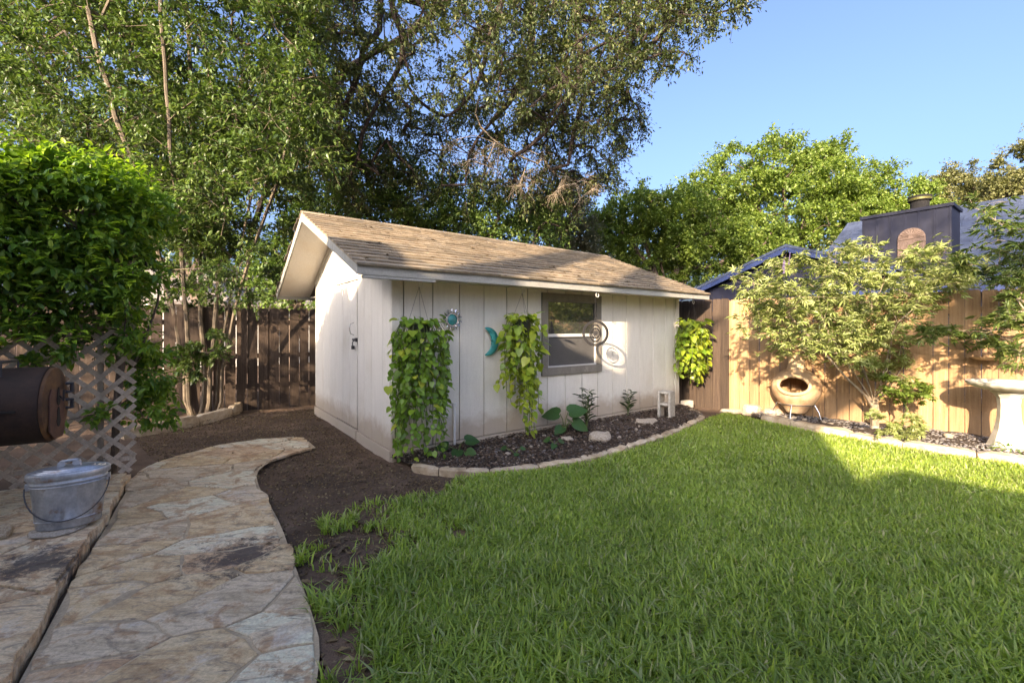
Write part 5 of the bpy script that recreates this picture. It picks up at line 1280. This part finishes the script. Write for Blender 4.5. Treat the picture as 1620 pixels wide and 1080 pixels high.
# arched ornament
orn = MB(); pts = [(-.24, 3.0), (.24, 3.0), (.24, 3.42)]+[(.24*math.cos(a), 3.42+.24*math.sin(a)) for a in np.linspace(0, math.pi, 15)[1:-1]]+[(-.24, 3.42)]
orn.prism(pts, -.20, -.168, lambda u, v, t: (u+.05-.1, sg*t, v)); orn = orn.build('arched_ornament', m_bronze, chim, bevel=.006)
mb = MB()
for a in np.linspace(.15, math.pi-.15, 11): mb.tube([(-.05+.05*math.cos(a), sg*-.205, 3.45+.05*math.sin(a)), (-.05+.19*math.cos(a), sg*-.205, 3.44+.19*math.sin(a))], .008, 5)
mb.tube([(-.27, sg*-.205, 3.40), (.17, sg*-.205, 3.44)], .010, 5)
for k in range(5): mb.tube([(-.25+.09*k, sg*-.203, 3.05), (-.25+.09*k+.05, sg*-.203, 3.36)], .007, 5)
mb.build('relief', m_bronze, orn)
# gable wing
wz, apx = 3.55, -2.41
MB().prism([(-5.4, -.1), (.0, -.1), (.0, 2.3), (apx-.0, wz-.12), (-5.2, 2.45)], 0, .3, lambda u, v, t: (u, sg*(-.45+t), v)).build('wing_wall', m_blue, bh)
for (xa, za, xb, zb) in ((-5.45, 2.42, apx, wz), (apx, wz, -.2, 2.72)):
    MB().prism([(xa, za-.15), (xb, zb-.15), (xb, zb), (xa, za)], -.72, -.68, lambda u, v, t: (u, sg*t, v)).build('rake_board', m_bluetrim, bh)
    MB().prism([(xa, za-.02), (xb, zb-.02), (xb, zb+.05), (xa, za+.05)], -.74, 3.5, lambda u, v, t: (u, sg*t, v)).build('wing_roof', m_slate, bh)
for i in range(16):
    x = -5.2+i*.32
    MB().box(x-.006, x+.006, min(sg*-.456, sg*-.45), max(sg*-.456, sg*-.45), 1.5, 2.4).build('groove', m_dark, bh)

# ------------------------------------------------------------------ far houses beyond the left fence
def small_house(label, px, d, wdt, eave, ridge, ang_, wallm, roofm, dep=5):
    x = (px-810)/700*d; h = thing('neighbour_house', label, 'house', (x, d, 0), ang_)
    MB().box(-wdt/2, wdt/2, 0, dep, -.1, eave).build('wall', wallm, h)
    MB().prism([(-.4, eave-.05), (dep/2, ridge-.05), (dep+.4, eave-.05), (dep+.4, eave+.08), (dep/2, ridge+.08), (-.4, eave+.08)], -wdt/2-.4, wdt/2+.4, lambda u, v, t: (t, u, v)).build('roof', roofm, h)
    wn = MB().box(-wdt/4-.5, -wdt/4+.5, -.03, .0, eave-1.4, eave-.3).build('window', m_dark, h)
    for xx in (-wdt/4-.52, -wdt/4+.48): MB().box(xx, xx+.05, -.06, -.031, eave-1.45, eave-.25).build('frame', m_white, wn)
    return h
small_house('grey-roofed neighbour house glimpsed above the fence beside the privet', 395, 17, 6.0, 2.3, 3.9, .75, m_white, m_farroof)
small_house('low brown roof farther off above the fence near the shed', 445, 26, 9, 2.3, 3.4, .3, m_housewall, m_farroof)

# ------------------------------------------------------------------ our own house behind the camera and the tree beyond it (they cast the shadows)
EX, EY = .894, -.447; T = .37
def LP(p, l, z): return (EX*p+LX*l, EY*p+LY*l, z)
def LQ(p, q, l): return LP(p, l, q-l*T)
hm = thing('own_house', 'cream house behind the camera whose roofline shades the lawn and the shed', 'house', LP(-1, -5, 0), 0)
ho = np.array(LP(-1, -5, 0))
def hpoly(pts, name, mat, l0, l1):
    n = len(pts); mb = MB()
    a_ = [np.array(LQ(p, q, l0))-ho for p, q in pts]; b_ = [x_+np.array([LX*(l1-l0), LY*(l1-l0), 0]) for x_ in a_]
    mb.v = [tuple(x_) for x_ in a_+b_]; mb.f = [tuple(range(n))[::-1], tuple(range(n, 2*n))]+[(i, (i+1) % n, n+(i+1) % n, n+i) for i in range(n)]
    mb.build(name, mat, hm)
hpoly([(-7.6, -1.5), (-7.6, 1.6), (-6.06, 2.26), (-5.08, 3.0), (-4.05, 3.58), (-3.66, 3.88), (-3.3, 3.68), (-2.86, 3.30), (-2.86, -1.5)], 'gable_wing', m_ownwall, -4.0, -8.0)
hpoly([(-2.86, -1.5), (-2.86, 3.28), (-1.95, 3.36), (-1.0, 3.16), (-.13, 3.08), (.9, 2.93), (1.0, 2.86), (.97, -1.5)], 'main_wall', m_ownwall, -4.3, -8.0)
hpoly([(.97, -1.5), (.97, 1.84), (1.2, 1.97), (1.45, 2.07), (1.8, 2.0), (2.3, 1.92), (3.2, 1.85), (6.5, 1.7), (6.5, -1.5)], 'side_wing', m_ownwall, -4.1, -7.0)
hd = LP(-8.2, -4.5, 0); hg = thing('shade_shrub', 'tall loose unseen shrub added beside the house behind the camera to dapple the left fence', 'shrub', hd, 0)  # unseen foliage added to break up the sun on the left fence
C = np.array([LQ(rng.uniform(-10.5, -6.4), q, rng.uniform(-5.5, -3.5)) for q in rng.uniform(.6, 4.0, 150)]); m_ = 30
P = np.repeat(C, m_, 0)+rng.normal(0, .2, (len(C)*m_, 3)); n = len(P); L = rng.uniform(.08, .16, n)
V, F = leaves(P-np.array(hd), nrm(rng.normal(0, 1, (n, 3))), rng.normal(0, 1, (n, 3)), L, L*.55); link('crown', fastmesh('crown', V, F), m_privet, hg)
mb = MB()
for a in np.linspace(0, 5, 6): mb.tube([(0,0,-.1), (math.cos(a)*.5, math.sin(a)*.5, 2.2), (math.cos(a)*1.3, math.sin(a)*1.3, 4.6)], [.06,.05,.02], 6)
mb.build('trunk', m_bark, hg)
# tree behind that house
tb = LP(-1.4, -9, 0); l_ = -9.0
def tq(p, q): return LQ(p, q, l_)
tr = thing('shade_tree', 'tall forked shade tree standing behind the camera and the house', 'tree', tb, 0)
mb = MB(); tbv = Vector(tb)
for pts, rr in [([(-1.5,-3.3),(-1.7,1.5),(-2.35,2.8),(-2.5,3.7),(-2.52,4.5),(-2.62,5.3),(-2.68,6.1),(-2.9,7.6),(-3.6,9.2)], [.5,.45,.32,.27,.27,.26,.26,.2,.1]),
                ([(-1.45,-3.3),(-1.35,1.5),(-1.22,2.8),(-1.15,3.6),(-1.2,4.4),(-1.36,5.0),(-1.46,5.7),(-1.6,7.2),(-1.0,9)], [.5,.5,.45,.42,.34,.25,.22,.2,.1]),
                ([(-1.15,3.7),(-.8,4.35),(-.45,4.60),(-.2,4.75)], [.3,.2,.12,.05]),
                ([(-1.2,.5),(.3,2.2),(1.27,3.22),(1.9,3.75),(2.43,4.3),(3.2,5.0),(4.2,6.6)], [.35,.25,.18,.19,.18,.15,.08])]:
    mb.tube([Vector(tq(*p))-tbv for p in pts], rr, 12)
mb.build('trunk', m_bark_dark, tr, smooth=True)
C = []
for _ in range(230):
    p = rng.uniform(-8.5, 6.5); q = rng.uniform(6.6, 10.4); l = rng.uniform(-11, -7)
    if q < 6.9+.25*math.sin(p*2.1)+.3*math.sin(p*5): continue
    C.append(LQ(p, q, l))
for _ in range(26):
    C.append(LQ(rng.uniform(2.7, 4.4), rng.uniform(4.5, 7), rng.uniform(-9.5, -8.5)))
C = np.array(C); m_ = 46
P = np.repeat(C, m_, 0)+rng.normal(0, .42, (len(C)*m_, 3)); n = len(P); L = rng.uniform(.1, .2, n)
V, F = leaves(P-np.array(tb), nrm(rng.normal(0, 1, (n, 3))), rng.normal(0, 1, (n, 3)), L, L*.55)
link('crown', fastmesh('crown', V, F), m_oak, tr)
